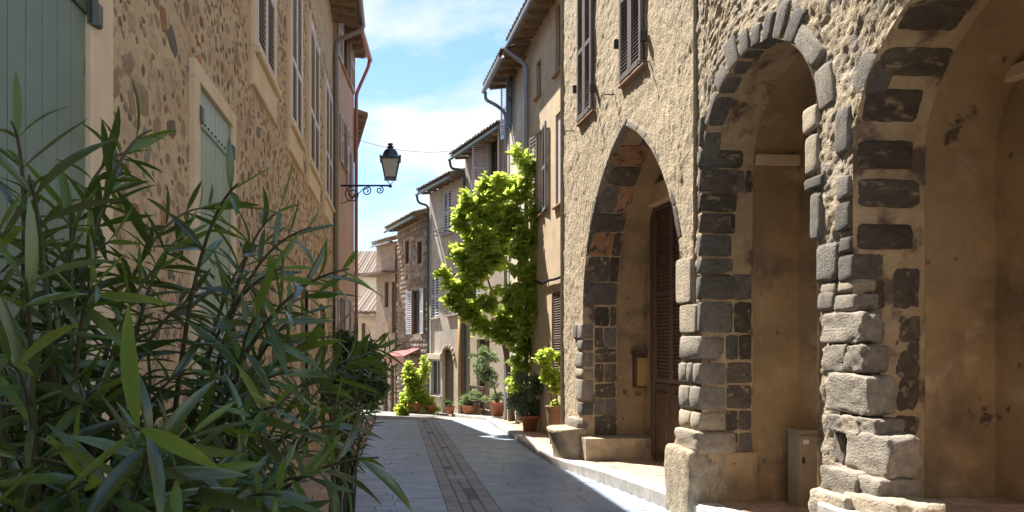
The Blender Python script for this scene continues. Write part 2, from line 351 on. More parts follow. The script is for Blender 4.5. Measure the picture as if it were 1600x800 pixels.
# road bed (joints between the slabs), the slabs on it, and the pale road past the crest
road = MB(); 
yy = np.arange(-5, 20.01, 0.5)
for a, b in zip(yy, yy[1:]):
    road.quad((-1.6, a, gz(a) - 0.012), (kx(a), a, gz(a) - 0.012), (kx(b), b, gz(b) - 0.012), (-1.6, b, gz(b) - 0.012))
road = road.build('road', M['joint']); tag(road, 'slate paved village lane running to the crest', 'road', kind='structure')
fr_ = MB(); yy = np.arange(20.0, 46.1, 1.0)
for a, b in zip(yy, yy[1:]):
    fr_.quad((-6, a, gz(a) - 0.008), (kx(a) + 0.6, a, gz(a) - 0.008), (kx(b) + 0.6, b, gz(b) - 0.008), (-6, b, gz(b) - 0.008))
o = fr_.build('far_road', M['asphalt']); tag(o, 'sunlit pale road falling away past the crest', 'road', kind='structure')
def slab(x0, x1, y0, y1, z, h=0.0, bev=0.006):
    """a stone slab following the slope; top edges bevelled"""
    m = MB(); pts = []
    for (ix, dz) in ((0, -0.03), (0, -bev), (bev, h)):
        for (x, y) in ((x0 + ix, y0 + ix), (x1 - ix, y0 + ix), (x1 - ix, y1 - ix), (x0 + ix, y1 - ix)):
            pts.append((x, y, gz(y) + dz + z))
    m.add(pts, [(8, 9, 10, 11)] + [(k + i, k + (i + 1) % 4, k + 4 + (i + 1) % 4, k + 4 + i) for k in (0, 4) for i in range(4)])
    return m
rng = random.Random(2)
pieces = []
SL, SR = 0.555, 1.135
y = 5.2; row = 0
while y < 19.9:
    d = rng.uniform(0.19, 0.25); y1 = min(y + d, 20.0)
    for (xa, xb) in ((-0.62, SL - 0.0), (SR, None)):
        if xb is None: xb = kx(y) - 0.02
        x = xa
        while x < xb - 0.05:
            w = rng.uniform(0.34, 0.66)
            if xb - (x + w) < 0.2: w = xb - x
            x1 = min(x + w, xb)
            pieces.append((y, x + 0.003, x1 - 0.003, y + 0.003, y1 - 0.003, rng.uniform(-0.003, 0.003), rng.uniform(-0.004, 0.004)))
            x = x1
    y = y1; row += 1
vis = [p for p in pieces if p[0] > 6.9]
near = set(id(p) for p in sorted(vis, key=lambda p: p[0])[:298])
rest = MB()
for p in pieces:
    m = slab(p[1], p[2], p[3], p[4], p[5] + 0.004, p[6] * 0.3)
    if id(p) in near: m.build('paver', M['slate'], road)
    else: rest.add(m.v, m.f)
o = rest.build('paving', M['slate_all'], road); tag(o, kind='stuff')
# drain strip of setts in the middle of the lane
strip = MB(); 
strip.quad((SL - 0.004, 4, gz(4) - 0.006), (SR + 0.004, 4, gz(4) - 0.006), (SR + 0.004, 20, gz(20) - 0.006), (SL - 0.004, 20, gz(20) - 0.006))
strip = strip.build('drain_strip', M['joint'], road)
bands = [(SL, SL + 0.16), (SL + 0.168, SL + 0.286), (SL + 0.294, SL + 0.412), (SL + 0.42, SR)]
for bi, (xa, xb) in enumerate(bands):
    y = 6.9 + 0.1 * bi
    while y < 19.9:
        y1 = min(y + rng.uniform(0.28, 0.5), 20.0)
        slab(xa + 0.004, xb - 0.004, y + 0.004, y1 - 0.004, rng.uniform(-0.004, 0.003) - (0.003 if bi in (1, 2) else 0), 0).build('sett', M['sett'], strip)
        y = y1
dg = slab(SL + .16, SL + .42, 9.75, 10.0, .008, 0); dg = dg.build('drain_grate', M['zinc'], strip)
# left pavement of red-brown tiles along the rubble house
lp = MB(); lp.quad((-1.6, -4, 0.1), (-0.63, -4, 0.1), (-0.63, 20, gz(20) + 0.03), (-1.6, 20, gz(20) + 0.03))
lp.quad((-0.63, -4, 0.1), (-0.63, -4, -0.1), (-0.63, 20, gz(20) - 0.1), (-0.63, 20, gz(20) + 0.03))
lp = lp.build('left_pavement', M['joint']); tag(lp, 'narrow tiled pavement along the rubble stone house', 'pavement', kind='structure')
y = 5.0
while y < 19.5:
    d = 0.3
    for j in range(3):
        x0 = -1.58 + j * 0.316
        zz = 0.0 + (0.1 + (gz(20) + 0.03 - 0.1) * (y + 4) / 24 - gz(y))
        slab(x0, x0 + 0.308, y, y + d - 0.008, zz + 0.006, 0).build('paver', M['brick'], lp)
    y += d
# right pavement: kerb stones, brick floor reaching under the arches
def rz(Y):                                   # right pavement level
    k = 0.17 if Y < 9.6 else (0.17 - 0.09 * min(1, (Y - 9.6) / 2.5))
    return gz(Y) + k
rp = MB(); yy = np.arange(-5, 34.01, 0.5)
for a, b in zip(yy, yy[1:]):
    rp.quad((kx(a) + 0.05, a, rz(a) - 0.02), (kx(a) + 5, a, rz(a) - 0.02), (kx(b) + 5, b, rz(b) - 0.02), (kx(b) + 0.05, b, rz(b) - 0.02))
rp = rp.build('right_pavement', M['joint']); tag(rp, 'brick pavement running under the stone arches', 'pavement', kind='structure')
y = 4.0
while y < 24:
    d = rng.uniform(0.55, 0.8); a, b = y + 0.004, y + d - 0.004
    m = MB(); pts = []
    for (o0, o1, dz) in ((0.0, 0.0, -0.26), (0.0, 0.0, -0.02), (0.02, 0.01, 0.006)):
        for (yv, xo) in ((a, o0), (a, 0.26 - o1), (b, 0.26 - o1), (b, o0)):
            pts.append((kx(yv) + xo, yv, rz(yv) + dz))
    m.add(pts, [(8, 9, 10, 11)] + [(k + i, k + (i + 1) % 4, k + 4 + (i + 1) % 4, k + 4 + i) for k in (0, 4) for i in range(4)])
    m.build('kerb_stone', M['kerb'], rp); y += d
bm_ = MB(); y = 4.0; r = 0
while y < 19.8:
    x = kx(y) + 0.27; x_end = kx(y) + (2.2 if y < 11.5 else 1.0)
    x -= 0.1 * (r % 2)
    while x < x_end:
        x0 = max(x, kx(y) + 0.27)
        if x + 0.2 > x0 + 0.03:
            t = rng.uniform(-0.003, 0.004)
            bm_.add([(x0, y, rz(y) + t), (x + 0.203, y, rz(y) + t), (x + 0.203, y + 0.095, rz(y + .095) + t), (x0, y + 0.095, rz(y + .095) + t),
                     (x0, y, rz(y) - .02), (x + 0.203, y, rz(y) - .02), (x + 0.203, y + 0.095, rz(y + .095) - .02), (x0, y + 0.095, rz(y + .095) - .02)],
                    [(0, 1, 2, 3), (0, 4, 5, 1), (1, 5, 6, 2), (2, 6, 7, 3), (3, 7, 4, 0)])
        x += 0.21
    y += 0.1; r += 1
o = bm_.build('floor_bricks', M['brick'], rp); tag(o, kind='stuff')

# ------------------------------------------------------------------ building kit
def facade(mb, fr, s0, s1, z0, z1, holes, depth=0.18):
    S = sorted(set([s0, s1] + [v for h in holes for v in h[:2]])); ZZ = sorted(set([z0, z1] + [v for h in holes for v in h[2:4]]))
    for a, b in zip(S, S[1:]):
        for c, d in zip(ZZ, ZZ[1:]):
            ms, mz = (a + b) / 2, (c + d) / 2
            if any(h[0] < ms < h[1] and h[2] < mz < h[3] for h in holes): continue
            mb.quad(fr.pt(a, c), fr.pt(b, c), fr.pt(b, d), fr.pt(a, d))
    for h in holes:
        a, b, c, d = h[:4]
        for (p, q) in (((a, c), (b, c)), ((b, c), (b, d)), ((b, d), (a, d)), ((a, d), (a, c))):
            mb.quad(fr.pt(*p), fr.pt(*q), fr.pt(*q, -depth), fr.pt(*p, -depth))
def shell(mb, fr, s0, s1, z0, z1, depth):
    """end walls and back of a house"""
    for s in (s0, s1): mb.quad(fr.pt(s, z0), fr.pt(s, z0, -depth), fr.pt(s, z1, -depth), fr.pt(s, z1))
    mb.quad(fr.pt(s0, z0, -depth), fr.pt(s1, z0, -depth), fr.pt(s1, z1, -depth), fr.pt(s0, z1, -depth))
def window(fr, h, parent, depth=0.16, frame='wood', name='window', glass='glass'):
    a, b, c, d = h[:4]; m = MB(); t = 0.05
    for (ca, cb, hu, hv) in (((a + b) / 2, c + t / 2, (b - a) / 2, t / 2), ((a + b) / 2, d - t / 2, (b - a) / 2, t / 2),
                             (a + t / 2, (c + d) / 2, t / 2, (d - c) / 2 - t), (b - t / 2, (c + d) / 2, t / 2, (d - c) / 2 - t), ((a + b) / 2, (c + d) / 2, t / 2, (d - c) / 2 - t)):
        m.box(fr.pt(ca, cb, -depth + 0.03), fr.u, Z, fr.n, hu, hv, 0.03)
    w = m.build(name, M[frame], parent)
    p = MB(); p.quad(fr.pt(a, c, -depth + 0.015), fr.pt(b, c, -depth + 0.015), fr.pt(b, d, -depth + 0.015), fr.pt(a, d, -depth + 0.015)); p.build('pane', M[glass], w)
    return w
def shutter(fr, a, b, c, d, out, mt, parent, n=14, slatmat=None, single=False, rails=(0.0, 0.5, 1.0), t=0.05, pitch=None):
    """louvred leaf between a..b, c..d on the plane fr at offset out"""
    m = MB(); th = 0.018; H = d - c
    for s in (a + t / 2, b - t / 2): m.box(fr.pt(s, (c + d) / 2, out), fr.u, Z, fr.n, t / 2, H / 2, th)
    rr = []
    for k in rails:
        zc = c + t * 0.7 + (H - 1.4 * t) * k; rr.append(zc)
        m.box(fr.pt((a + b) / 2, zc, out), fr.u, Z, fr.n, (b - a) / 2 - t - 0.0005, t * 0.6, th * 0.9)
    dark = [(rr[i] + t * 0.6, rr[i + 1] - t * 0.6) for i in range(len(rr) - 1)]
    sm = M[slatmat or mt]
    hn = Vector(fr.n) * 0.76 + Z * 0.65; hv = Vector(fr.n) * -0.65 + Z * 0.76
    tot = sum(q - p for p, q in dark); pitch = pitch or tot / max(2, n)
    slats = []
    for p, q in dark:
        k = max(1, int(round((q - p) / pitch)))
        for i in range(k): slats.append(p + (q - p) * (i + 0.5) / k)
    if single:
        for z in slats: m.box(fr.pt((a + b) / 2, z, out), fr.u, hv, hn, (b - a) / 2 - t - 0.001, pitch * 0.40, 0.004)
        return m.build('shutter', M[mt], parent)
    o = m.build('shutter', M[mt], parent)
    q = MB(); q.box((0, 0, 0), fr.u, hv, hn, (b - a) / 2 - t - 0.001, pitch * 0.40, 0.004); me = q.mesh('slat', sm)
    for z in slats: inst('slat', me, o, Matrix.Translation(fr.pt((a + b) / 2, z, out)))
    return o
def plank_shutter(fr, a, b, c, d, out, mt, parent, n=4, strap=None, name='shutter', plank='plank'):
    m = MB(); m.box(fr.pt((a + b) / 2, (c + d) / 2, out - 0.012), fr.u, Z, fr.n, (b - a) / 2 - 0.004, (d - c) / 2 - 0.004, 0.008)
    o = m.build(name, M[mt], parent); w = (b - a) / n
    for i in range(n):
        q = MB(); q.box(fr.pt(a + w * (i + 0.5), (c + d) / 2, out + 0.008), fr.u, Z, fr.n, w / 2 - 0.004, (d - c) / 2, 0.012, 0.004); q.build(plank, M[mt], o)
    return o
def sill(fr, a, b, z, parent, mt='sill', proud=0.07, h=0.06, ext=0.06):
    m = MB(); m.box(fr.pt((a + b) / 2, z - h / 2, proud / 2 - 0.03), fr.u, Z, fr.n, (b - a) / 2 + ext, h / 2, proud / 2 + 0.03, 0.01); return m.build('sill', M[mt], parent)
def roof(fr, s0, s1, z, over, depth, parent, slope=0.30, tiles=True, thick=0.10, tilemat='tile', soff='soffit'):
    m = MB(); zo = z - over * slope * 0.35
    A = [fr.pt(s0, zo, over), fr.pt(s1, zo, over), fr.pt(s1, z + depth * slope, -depth), fr.pt(s0, z + depth * slope, -depth)]
    Bq = [p + V(0, 0, thick) for p in A]
    m.add(A + Bq, [(0, 3, 2, 1), (4, 5, 6, 7), (0, 1, 5, 4), (1, 2, 6, 5), (2, 3, 7, 6), (3, 0, 4, 7)])
    r = m.build('roof', M[soff], parent)
    # rafters
    n = max(2, int((s1 - s0) / 0.45)); L = min(over, 0.8)
    for i in range(n):
        s = s0 + (i + 0.5) * (s1 - s0) / n; q = MB()
        a = fr.pt(s, zo - 0.045, over - 0.08); b = fr.pt(s, z - 0.045, 0.0); d = (b - a); 
        q.box((a + b) / 2, fr.u, d.normalized().cross(fr.u), d.normalized(), 0.035, 0.045, d.length / 2); q.build('rafter', M[soff], r)
    if tiles:
        w = MB(); per = 0.2; k = int((s1 - s0) / per); seg = 6; nrow = 7; pts = []; 
        cols = k * seg + 1
        for j in range(nrow):
            t = j / (nrow - 1); out = over + 0.07 - t * (depth + over + 0.07)
            zz = zo + (z + depth * slope - zo) * ((over - out) / (over + depth)) + thick + 0.02
            for i in range(cols):
                s = s0 + (s1 - s0) * i / (cols - 1); ph = (i % seg) / seg
                pts.append(fr.pt(s, zz + 0.07 * abs(math.sin(math.pi * ph)) + 0.012 * math.sin(i * 7.7), out))
        fs = [(j * cols + i, j * cols + i + 1, (j + 1) * cols + i + 1, (j + 1) * cols + i) for j in range(nrow - 1) for i in range(cols - 1)]
        fs = fs; w.add(pts, fs)
        # closed tile mouths at the eave
        b0 = len(w.v); w.add([fr.pt(s0 + (s1 - s0) * i / (cols - 1), zo + thick, over + 0.05) for i in range(cols)], [])
        w.f += [(i, i + 1, b0 + i + 1, b0 + i) for i in range(cols - 1)]
        tag(w.build('tiles', M[tilemat], r), kind='stuff')
    return r
def gutter(fr, s0, s1, z, out, parent, mt='zinc', r=0.065):
    m = MB(); seg = 7; pts = []
    for s in (s0, s1):
        for rad in (r, r - 0.012):
            for k in range(seg + 1):
                a = math.pi + math.pi * k / seg; pts.append(fr.pt(s, z + rad * math.sin(a), out + rad * math.cos(a)))
    n = seg + 1; fs = []
    for k in range(seg):
        fs += [(k, k + 1, 2 * n + k + 1, 2 * n + k), (n + k, 3 * n + k, 3 * n + k + 1, n + k + 1), (k, n + k, n + k + 1, k + 1), (2 * n + k, 2 * n + k + 1, 3 * n + k + 1, 3 * n + k)]
    for k in (0, seg): fs.append((k, n + k, 3 * n + k, 2 * n + k))
    m.add(pts, fs)
    for k0 in (0, 2 * n): m.f.append(tuple(len(m.v) - 4 * n + k0 + k for k in range(n)))
    return m.build('gutter', M[mt], parent, True)
def pipe(pts, parent, mt='zinc', r=0.045, seg=10, name='downpipe'):
    P_ = [Vector(p) for p in pts]; sm = [P_[0]]
    for i in range(1, len(P_) - 1):
        a, b, c = P_[i - 1], P_[i], P_[i + 1]; l = min(0.14, (b - a).length * .45, (c - b).length * .45)
        p, q = b + (a - b).normalized() * l, b + (c - b).normalized() * l
        for t in (0, .33, .66, 1): sm.append(p * (1 - t) ** 2 + b * 2 * t * (1 - t) + q * t * t)
    sm.append(P_[-1]); m = MB(); m.tube(sm, r, seg); o = m.build(name, M[mt], parent, True)
    return o
def cable(name, label, pts, r=0.006, parent=None, mt='black', cat='cable'):
    m = MB(); m.tube(pts, r, 5); o = m.build(name, M[mt], parent, True)
    if parent is None: tag(o, label, cat)
    return o
def displaced(cols, ztop, fr, amp_fn, name, mt, parent, dz=0.02):
    """wall relief: cols = [(s, zbottom)], one strip between neighbours; amp_fn(s, z) gives the relief"""
    nr = int((ztop - min(c[1] for c in cols)) / dz); S = np.array([c[0] for c in cols]); B = np.array([c[1] for c in cols])
    T = np.linspace(0, 1, nr + 1); zz = B[:, None] + (ztop - B[:, None]) * T[None, :]; ss = np.repeat(S[:, None], nr + 1, 1)
    out = amp_fn(ss, zz)
    X = fr.o.x + fr.u.x * ss + fr.n.x * out; Y = fr.o.y + fr.u.y * ss + fr.n.y * out
    co = np.stack([X, Y, zz], -1).reshape(-1, 3); n1 = nr + 1
    I, J = np.meshgrid(np.arange(len(cols) - 1), np.arange(nr), indexing='ij')
    keep = (np.abs(S[1:] - S[:-1]) > 1e-6)[I]
    I = I[keep]; J = J[keep]
    q = np.stack([I * n1 + J, (I + 1) * n1 + J, (I + 1) * n1 + J + 1, I * n1 + J + 1], -1)
    me = bpy.data.meshes.new(name); me.vertices.add(len(co)); me.vertices.foreach_set('co', co.ravel())
    me.loops.add(q.size); me.loops.foreach_set('vertex_index', q.ravel().astype(np.int32))
    me.polygons.add(len(q)); me.polygons.foreach_set('loop_start', np.arange(0, q.size, 4, dtype=np.int32))
    try: me.polygons.foreach_set('loop_total', np.full(len(q), 4, dtype=np.int32))
    except Exception: pass
    me.update(calc_edges=True); me.materials.append(mt)
    me.polygons.foreach_set('use_smooth', [True] * len(q)); me.validate()
    return link(bpy.data.objects.new(name, me), parent)

# ------------------------------------------------------------------ the two arcaded houses on the right
FA = Fr((3.6, 0), (-0.0636, 1), 1)
sx = lambda x: FA.px(x, 0)[0]
def zy(x, y): return FA.px(x, y)[1]
class Arch:
    """opening between jambs a<b, springing at sp; pointed if apex is higher than a half circle"""
    def __init__(s, a, b, sp, rise, base):
        s.a, s.b, s.sp, s.h, s.base = a, b, sp, rise, base; s.w = (b - a) / 2; s.m = (a + b) / 2
        s.R = (s.w ** 2 + s.h ** 2) / (2 * s.w)
        # arc lengths
        s.th = math.asin(min(1, s.h / s.R)) if s.h > s.w * 1.01 else math.pi / 2
        s.jl = sp - base; s.al = s.R * s.th; s.L = 2 * (s.jl + s.al)
    def zb(s, x):
        d = abs(x - s.m); d = min(d, s.w); return s.sp + math.sqrt(max(0, s.R ** 2 - (d + s.R - s.w) ** 2))
    def at(s, l):
        """along the far jamb (b) from the floor, over the top, down the near jamb -> s, z, tangent, inward normal (in s,z)"""
        if l <= s.jl: return s.b, s.base + l, (0, 1), (-1, 0)
        if l >= s.L - s.jl: return s.a, s.base + (s.L - l), (0, -1), (1, 0)
        half = l < s.L / 2
        t = (l - s.jl) / s.R if half else (s.L - s.jl - l) / s.R
        c, sn = math.cos(t), math.sin(t); x = s.R * c - (s.R - s.w); z = s.sp + s.R * sn
        if half: return s.m + x, z, (-sn, c), (-c, -sn)
        return s.m - x, z, (-sn, -c), (c, -sn)
    def pts(s, n=28, off=0.0):
        ls = [0, s.jl * .5] + [s.jl + 2 * s.al * i / n for i in range(n + 1)] + [s.L - s.jl * .5, s.L]
        r = []
        for l in ls:
            a, z, t, nn = s.at(l); r.append((a - nn[0] * off, z - nn[1] * off))
        return r
def reveal(arch, fr, parent, mt, d0, d1, name='reveal', off=0.0):
    m = MB(); p = arch.pts(36, off); k = 5
    for (a, b) in zip(p, p[1:]):
        for i in range(k):
            e0 = d0 + (d1 - d0) * i / k; e1 = d0 + (d1 - d0) * (i + 1) / k
            m.quad(fr.pt(a[0], a[1], e0), fr.pt(b[0], b[1], e0), fr.pt(b[0], b[1], e1), fr.pt(a[0], a[1], e1))
    return m.build(name, mt, parent)
def step_face(arch, fr, parent, d, off, mt):
    m = MB(); p = arch.pts(36, -0.004); q = arch.pts(36, off)
    for i in range(len(p) - 1): m.quad(fr.pt(*p[i], d), fr.pt(*p[i + 1], d), fr.pt(*q[i + 1], d), fr.pt(*q[i], d))
    return m.build('reveal_edge', mt, parent)
def arch_stone(arch, fr, l0, l1, d0, d1, proud, parent, kind, name='stone', amp=0.07, sub=3, r0=None, k=6.0):
    """stone on the inner face of an arch: l along the profile, d = out offsets; r0 = how deep into the wall"""
    a, z, t, n = arch.at((l0 + l1) / 2); th = r0 or 0.06
    tv = fr.u * t[0] + Z * t[1]; nv = fr.u * n[0] + Z * n[1]
    c = fr.pt(a, z, (d0 + d1) / 2) + nv * (proud - th)
    return inst(name, rock(kind, sub, amp, k), parent, frame_mat(c, fr.n, tv, nv, abs(d1 - d0) / 2, abs(l1 - l0) / 2, th))
rr = random.Random(5)
gA = lambda s: rz(s) - 0.05
houseA = thing('arcade_house', 'sunlit roughcast house with a tall pointed arch and brown shutters', 'house', (3.0, 10, gz(10)))
houseB = thing('rubble_house', 'rough rubble house with round arches of dark stone at the right edge', 'house', (3.3, 5, gz(5)))
s_end = sx(880); s_seam = sx(1086)
A1 = Arch(sx(1066), sx(912), 2.12, 2.40, gz(9.3))
A2 = Arch(sx(1279), sx(1098), 3.38, 0.90, gz(6.3))
A3 = Arch(sx(1335) - 2.0, sx(1335), 2.95, 1.0, gz(4.5))
ZA, ZB = 9.6, 8.2
def cols_for(segs, ds=0.02):
    c = []
    for (a, b, fn) in segs:
        n = max(2, int(abs(b - a) / ds)); t = np.linspace(0, 1, n + 1)
        if fn is not None: t = 0.5 - 0.5 * np.cos(np.pi * t)      # finer at the jambs
        for k in t:
            s = a + (b - a) * k; c.append((s, gz(s) - 0.2 if fn is None else fn(s)))
    return c
def reliefA(s, z):
    n = fbm(s * 14, z * 9, 3); p = fbm(s * 30 + 5, z * 17, 2); q = fbm(s * 21 + 2, z * 11 + 7, 2); big = fbm(s * 2.2, z * 2.2, 3)
    pit = np.clip((n - 0.47) * 5, -1, 1)
    return 0.006 + 0.004 * pit + 0.018 * (p - 0.37) + 0.016 * (q - 0.4) + 0.04 * (big - 0.45)
def reliefB(s, z):
    n = fbm(s * 17 + 0.45 * z * 13, z * 13, 3); p = fbm(s * 21, z * 16 + 3, 4); big = fbm(s * 2.7 + 4, z * 2.7, 3)
    r = 1 - np.abs(n - 0.44) * 7; r = np.clip(r, -1.2, 1)
    return -0.012 + 0.008 * r + 0.036 * (p - 0.43) + 0.05 * (big - 0.45)
displaced(cols_for([(s_end, A1.b, None), (A1.b, A1.a, A1.zb), (A1.a, s_seam + 0.02, None)]), ZA, FA, reliefA, 'wall', M['roughcast'], houseA)
displaced(cols_for([(s_seam, A2.b, None), (A2.b, A2.a, A2.zb), (A2.a, A3.b, None), (A3.b, A3.a, A3.zb), (A3.a, A3.a - 1.2, None)]), ZB, FA, reliefB, 'wall', M['rubble'], houseB)
m = MB()      # end wall and carcass of the arcaded houses
for (s0, out0) in ((s_end, 0.05),): m.quad(FA.pt(s0, gz(12) - .3, out0), FA.pt(s0, gz(12) - .3, -5), FA.pt(s0, ZA, -5), FA.pt(s0, ZA, out0))
m.quad(FA.pt(s_seam, gz(7) - .3, 0.02), FA.pt(s_seam, gz(7) - .3, -0.02), FA.pt(s_seam, ZA, -0.02), FA.pt(s_seam, ZA, 0.02))
m.build('end_wall', M['roughcast'], houseA)
for (h, a, b, zt) in ((houseA, s_seam, s_end, ZA), (houseB, A3.a - 1.2, s_seam, ZB)):
    r = MB(); r.box(FA.pt((a + b) / 2, zt + 0.06, -2.4), FA.u, Z, FA.n, abs(b - a) / 2, 0.06, 2.6); r.build('roof', M['tile'], h)
    r = MB(); r.quad(FA.pt(a, -1, -5), FA.pt(b, -1, -5), FA.pt(b, zt, -5), FA.pt(a, zt, -5)); r.build('back_wall', M['roughcast'], h)
m = MB(); m.quad(FA.pt(A3.a - 1.2, -0.5, 0.05), FA.pt(A3.a - 1.2, -0.5, -5), FA.pt(A3.a - 1.2, ZB, -5), FA.pt(A3.a - 1.2, ZB, 0.05)); m.build('end_wall', M['rubble'], houseB)
# bays behind the arches
for (h, ar, off, dp) in ((houseA, A1, 0.05, 0.98), (houseB, A2, 0.04, 1.05), (houseB, A3, 0.03, 1.10)):
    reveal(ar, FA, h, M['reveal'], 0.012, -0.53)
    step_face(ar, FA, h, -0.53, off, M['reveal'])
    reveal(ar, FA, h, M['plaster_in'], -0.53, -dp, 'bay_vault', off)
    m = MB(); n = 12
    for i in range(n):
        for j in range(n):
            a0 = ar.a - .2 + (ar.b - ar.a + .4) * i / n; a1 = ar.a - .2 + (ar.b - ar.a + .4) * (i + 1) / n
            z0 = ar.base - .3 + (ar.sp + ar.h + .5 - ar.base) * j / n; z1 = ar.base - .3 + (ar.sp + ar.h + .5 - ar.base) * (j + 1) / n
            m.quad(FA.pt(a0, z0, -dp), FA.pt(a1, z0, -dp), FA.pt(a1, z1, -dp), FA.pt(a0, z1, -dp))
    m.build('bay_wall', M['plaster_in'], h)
def impost(fr, s0, s1, z, d0, d1, parent):
    m = MB(); m.box(fr.pt((s0 + s1) / 2, z, (d0 + d1) / 2), fr.u, Z, fr.n, abs(s1 - s0) / 2, 0.05, abs(d1 - d0) / 2, 0.012); return m.build('impost', M['surround'], parent)
impost(FA, A3.a, A3.b + 0.02, 3.52, -1.02, -1.12, houseB)
impost(FA, A3.b - 0.05, A3.b + 0.05, 3.42, -0.54, -1.02, houseB)
impost(FA, A2.b - 0.02, A2.b + 0.06, 3.52, -0.56, -1.03, houseB)

def rows_px(x, lst): return [(zy(x, y1), zy(x, y0)) for (y0, y1) in lst]
# --- pointed arch: quoins of the far jamb, inner ashlar, ring
for (y0, y1, xl, kd) in ((505, 530, 898, 'gstone'), (531, 548, 904, 'dstone'), (549, 575, 900, 'gstone'), (576, 591, 901, 'pstone'), (592, 627, 902, 'gstone'), (628, 650, 905, 'dstone')):
    z0, z1 = zy(912, y1), zy(912, y0)
    sa, sb = A1.b - 0.022, sx(xl)
    if y1 - y0 < 26 and rr.random() < 0.7:
        mid = sa + (sb - sa) * rr.uniform(.4, .6)
        stone_on(FA, sa, mid, z0, z1, -0.06, 0.10, houseA, kd); stone_on(FA, mid, sb, z0, z1, -0.04, 0.08, houseA, 'dstone')
    else: stone_on(FA, sa, sb, z0, z1, -0.06, 0.10, houseA, kd)
l = 0.42
while l < A1.L / 2 + A1.al * 0.25:
    dl = rr.uniform(0.20, 0.34) if l < 2.2 else rr.uniform(0.3, 0.46)
    z = A1.at(l)[1]
    cuts = [-0.02 if z > 2.2 else -0.165] + ([rr.uniform(-0.42, -0.26)] if rr.random() < .6 else []) + [-0.525]
    for (d0, d1) in zip(cuts, cuts[1:]):
        kd = rr.choice(['rstone', 'rstone', 'dstone_brown', 'dstone_brown', 'dstone']) if z > 1.9 else rr.choice(['dstone_brown', 'dstone_brown', 'dstone'])
        if z > 3.9 and rr.random() < 0.25: continue
        arch_stone(A1, FA, l + 0.004, l + dl - 0.004, d0 - 0.003, d1 + 0.003, rr.uniform(0.004, 0.010) + (0.012 if z > 2.2 else 0), houseA, kd, k=10.0, amp=0.06, sub=6)
    l += dl
l = A1.jl + 0.9
while l < A1.L - A1.jl - 0.9:            # thin edge stones of the ring
    dl = rr.uniform(0.22, 0.42); a, z, t, n = A1.at(l + dl / 2)
    tv = FA.u * t[0] + Z * t[1]; nv = FA.u * n[0] + Z * n[1]
    inst('edge_stone', rock('gstone' if z > 3.9 else 'dstone', 4, 0.05, 10.0), houseA, frame_mat(FA.pt(a, z, -0.045) - nv * 0.025, FA.n, tv, nv, 0.055, dl / 2 - 0.003, 0.045)); l += dl
stone_on(FA, sx(893), A1.b - 0.03, zy(905, 676), zy(905, 652), 0.0, 0.12, houseA, 'gstone', sub=4, k=4)
arch_stone(A1, FA, 0.26, 0.42, 0.02, -0.52, 0.03, houseA, 'dstone_brown', k=5)
# corner seat block and the bench inside
zb_ = gz(10.6); zt = zy(900, 668)
m = MB(); prof = []
for t in np.linspace(0, 1, 9):
    prof.append((0.50 - 0.16 * math.sin(math.pi * (0.15 + 0.85 * t) * 0.5) ** 2 * (1 - t) - 0.10 * (1 - t) ** 2 * 0, t))
seat = []
for t in np.linspace(0, 1, 10):
    seat.append((0.36 + 0.12 * t ** 2.2, zb_ - 0.05 + (zt - zb_ + 0.05) * t))
pts = []; fs = []; NS = 7
for (o_, z_) in seat + [(0.44, zt + 0.02), (0.02, zt + 0.035)]:
    for i in range(NS):
        f = i / (NS - 1); s_ = A1.b - 0.10 + (0.70) * f; bow = 0.12 * (1 - (2 * f - 1) ** 4)
        wob = 0.03 * (fbm(s_ * 5, z_ * 6, 3) - 0.45)
        pts.append(FA.pt(s_, z_ + wob * 0.4, max(0.02, o_ - 0.12 + bow + wob)))
for j in range(11):
    for i in range(NS - 1): fs.append((j * NS + i, j * NS + i + 1, (j + 1) * NS + i + 1, (j + 1) * NS + i))
n0 = len(pts)
for i0 in (0, NS - 1):
    b = len(pts); pts += [FA.pt(A1.b - 0.10 + (0.70 if i0 else 0), z_, 0.0) for (o_, z_) in seat + [(0, zt + .02), (0, zt + .035)]]
    for j in range(11): fs.append((j * NS + i0, (j + 1) * NS + i0, b + j + 1, b + j))
m.add(pts, fs); m.build('corner_seat', M['plinth'], houseA, True)
m = MB(); zf = zy(905, 678)
m.box(FA.pt(A1.b - 0.17, (zf + gz(10.7)) / 2, -0.44), FA.u, Z, FA.n, 0.20, (zf - gz(10.7)) / 2, 0.53, 0.0); m.build('bench', M['plinth'], houseA)
# --- door, lintel and letter box in the bay of the pointed arch
FBK = Fr((FA.pt(0, 0, -0.98).x, FA.pt(0, 0, -0.98).y), (-0.0636, 1), 1)
a, b = FBK.px(1068, 0)[0] - 0.25, FBK.px(1028, 0)[0]
zl = FBK.px(1035, 322)[1]; z0 = rz(9)
m = MB()
for s in (a - 0.06, b + 0.06): m.box(FBK.pt(s, (z0 + zl) / 2, 0.03), FBK.u, Z, FBK.n, 0.06, (zl - z0) / 2, 0.04, 0.01)
door = m.build('door', M['wood'], houseA)
zm = FBK.px(1045, 600)[1]; mid = (a + b) / 2
for (p, q) in ((a, mid - 0.005), (mid + 0.005, b)):
    m = MB(); m.box(FBK.pt((p + q) / 2, (z0 + zm) / 2, 0.025), FBK.u, Z, FBK.n, (q - p) / 2, (zm - z0) / 2 - .002, 0.02); m.box(FBK.pt((p + q) / 2, (z0 + zm) / 2, 0.055), FBK.u, Z, FBK.n, (q - p) / 2 - 0.09, (zm - z0) / 2 - 0.12, 0.012, 0.01)
    m.build('panel', M['wood'], door)
    shutter(FBK, p, q, zm + 0.01, zl, 0.03, 'brown_shut', houseA, n=46, rails=(0, .5, 1), single=True)
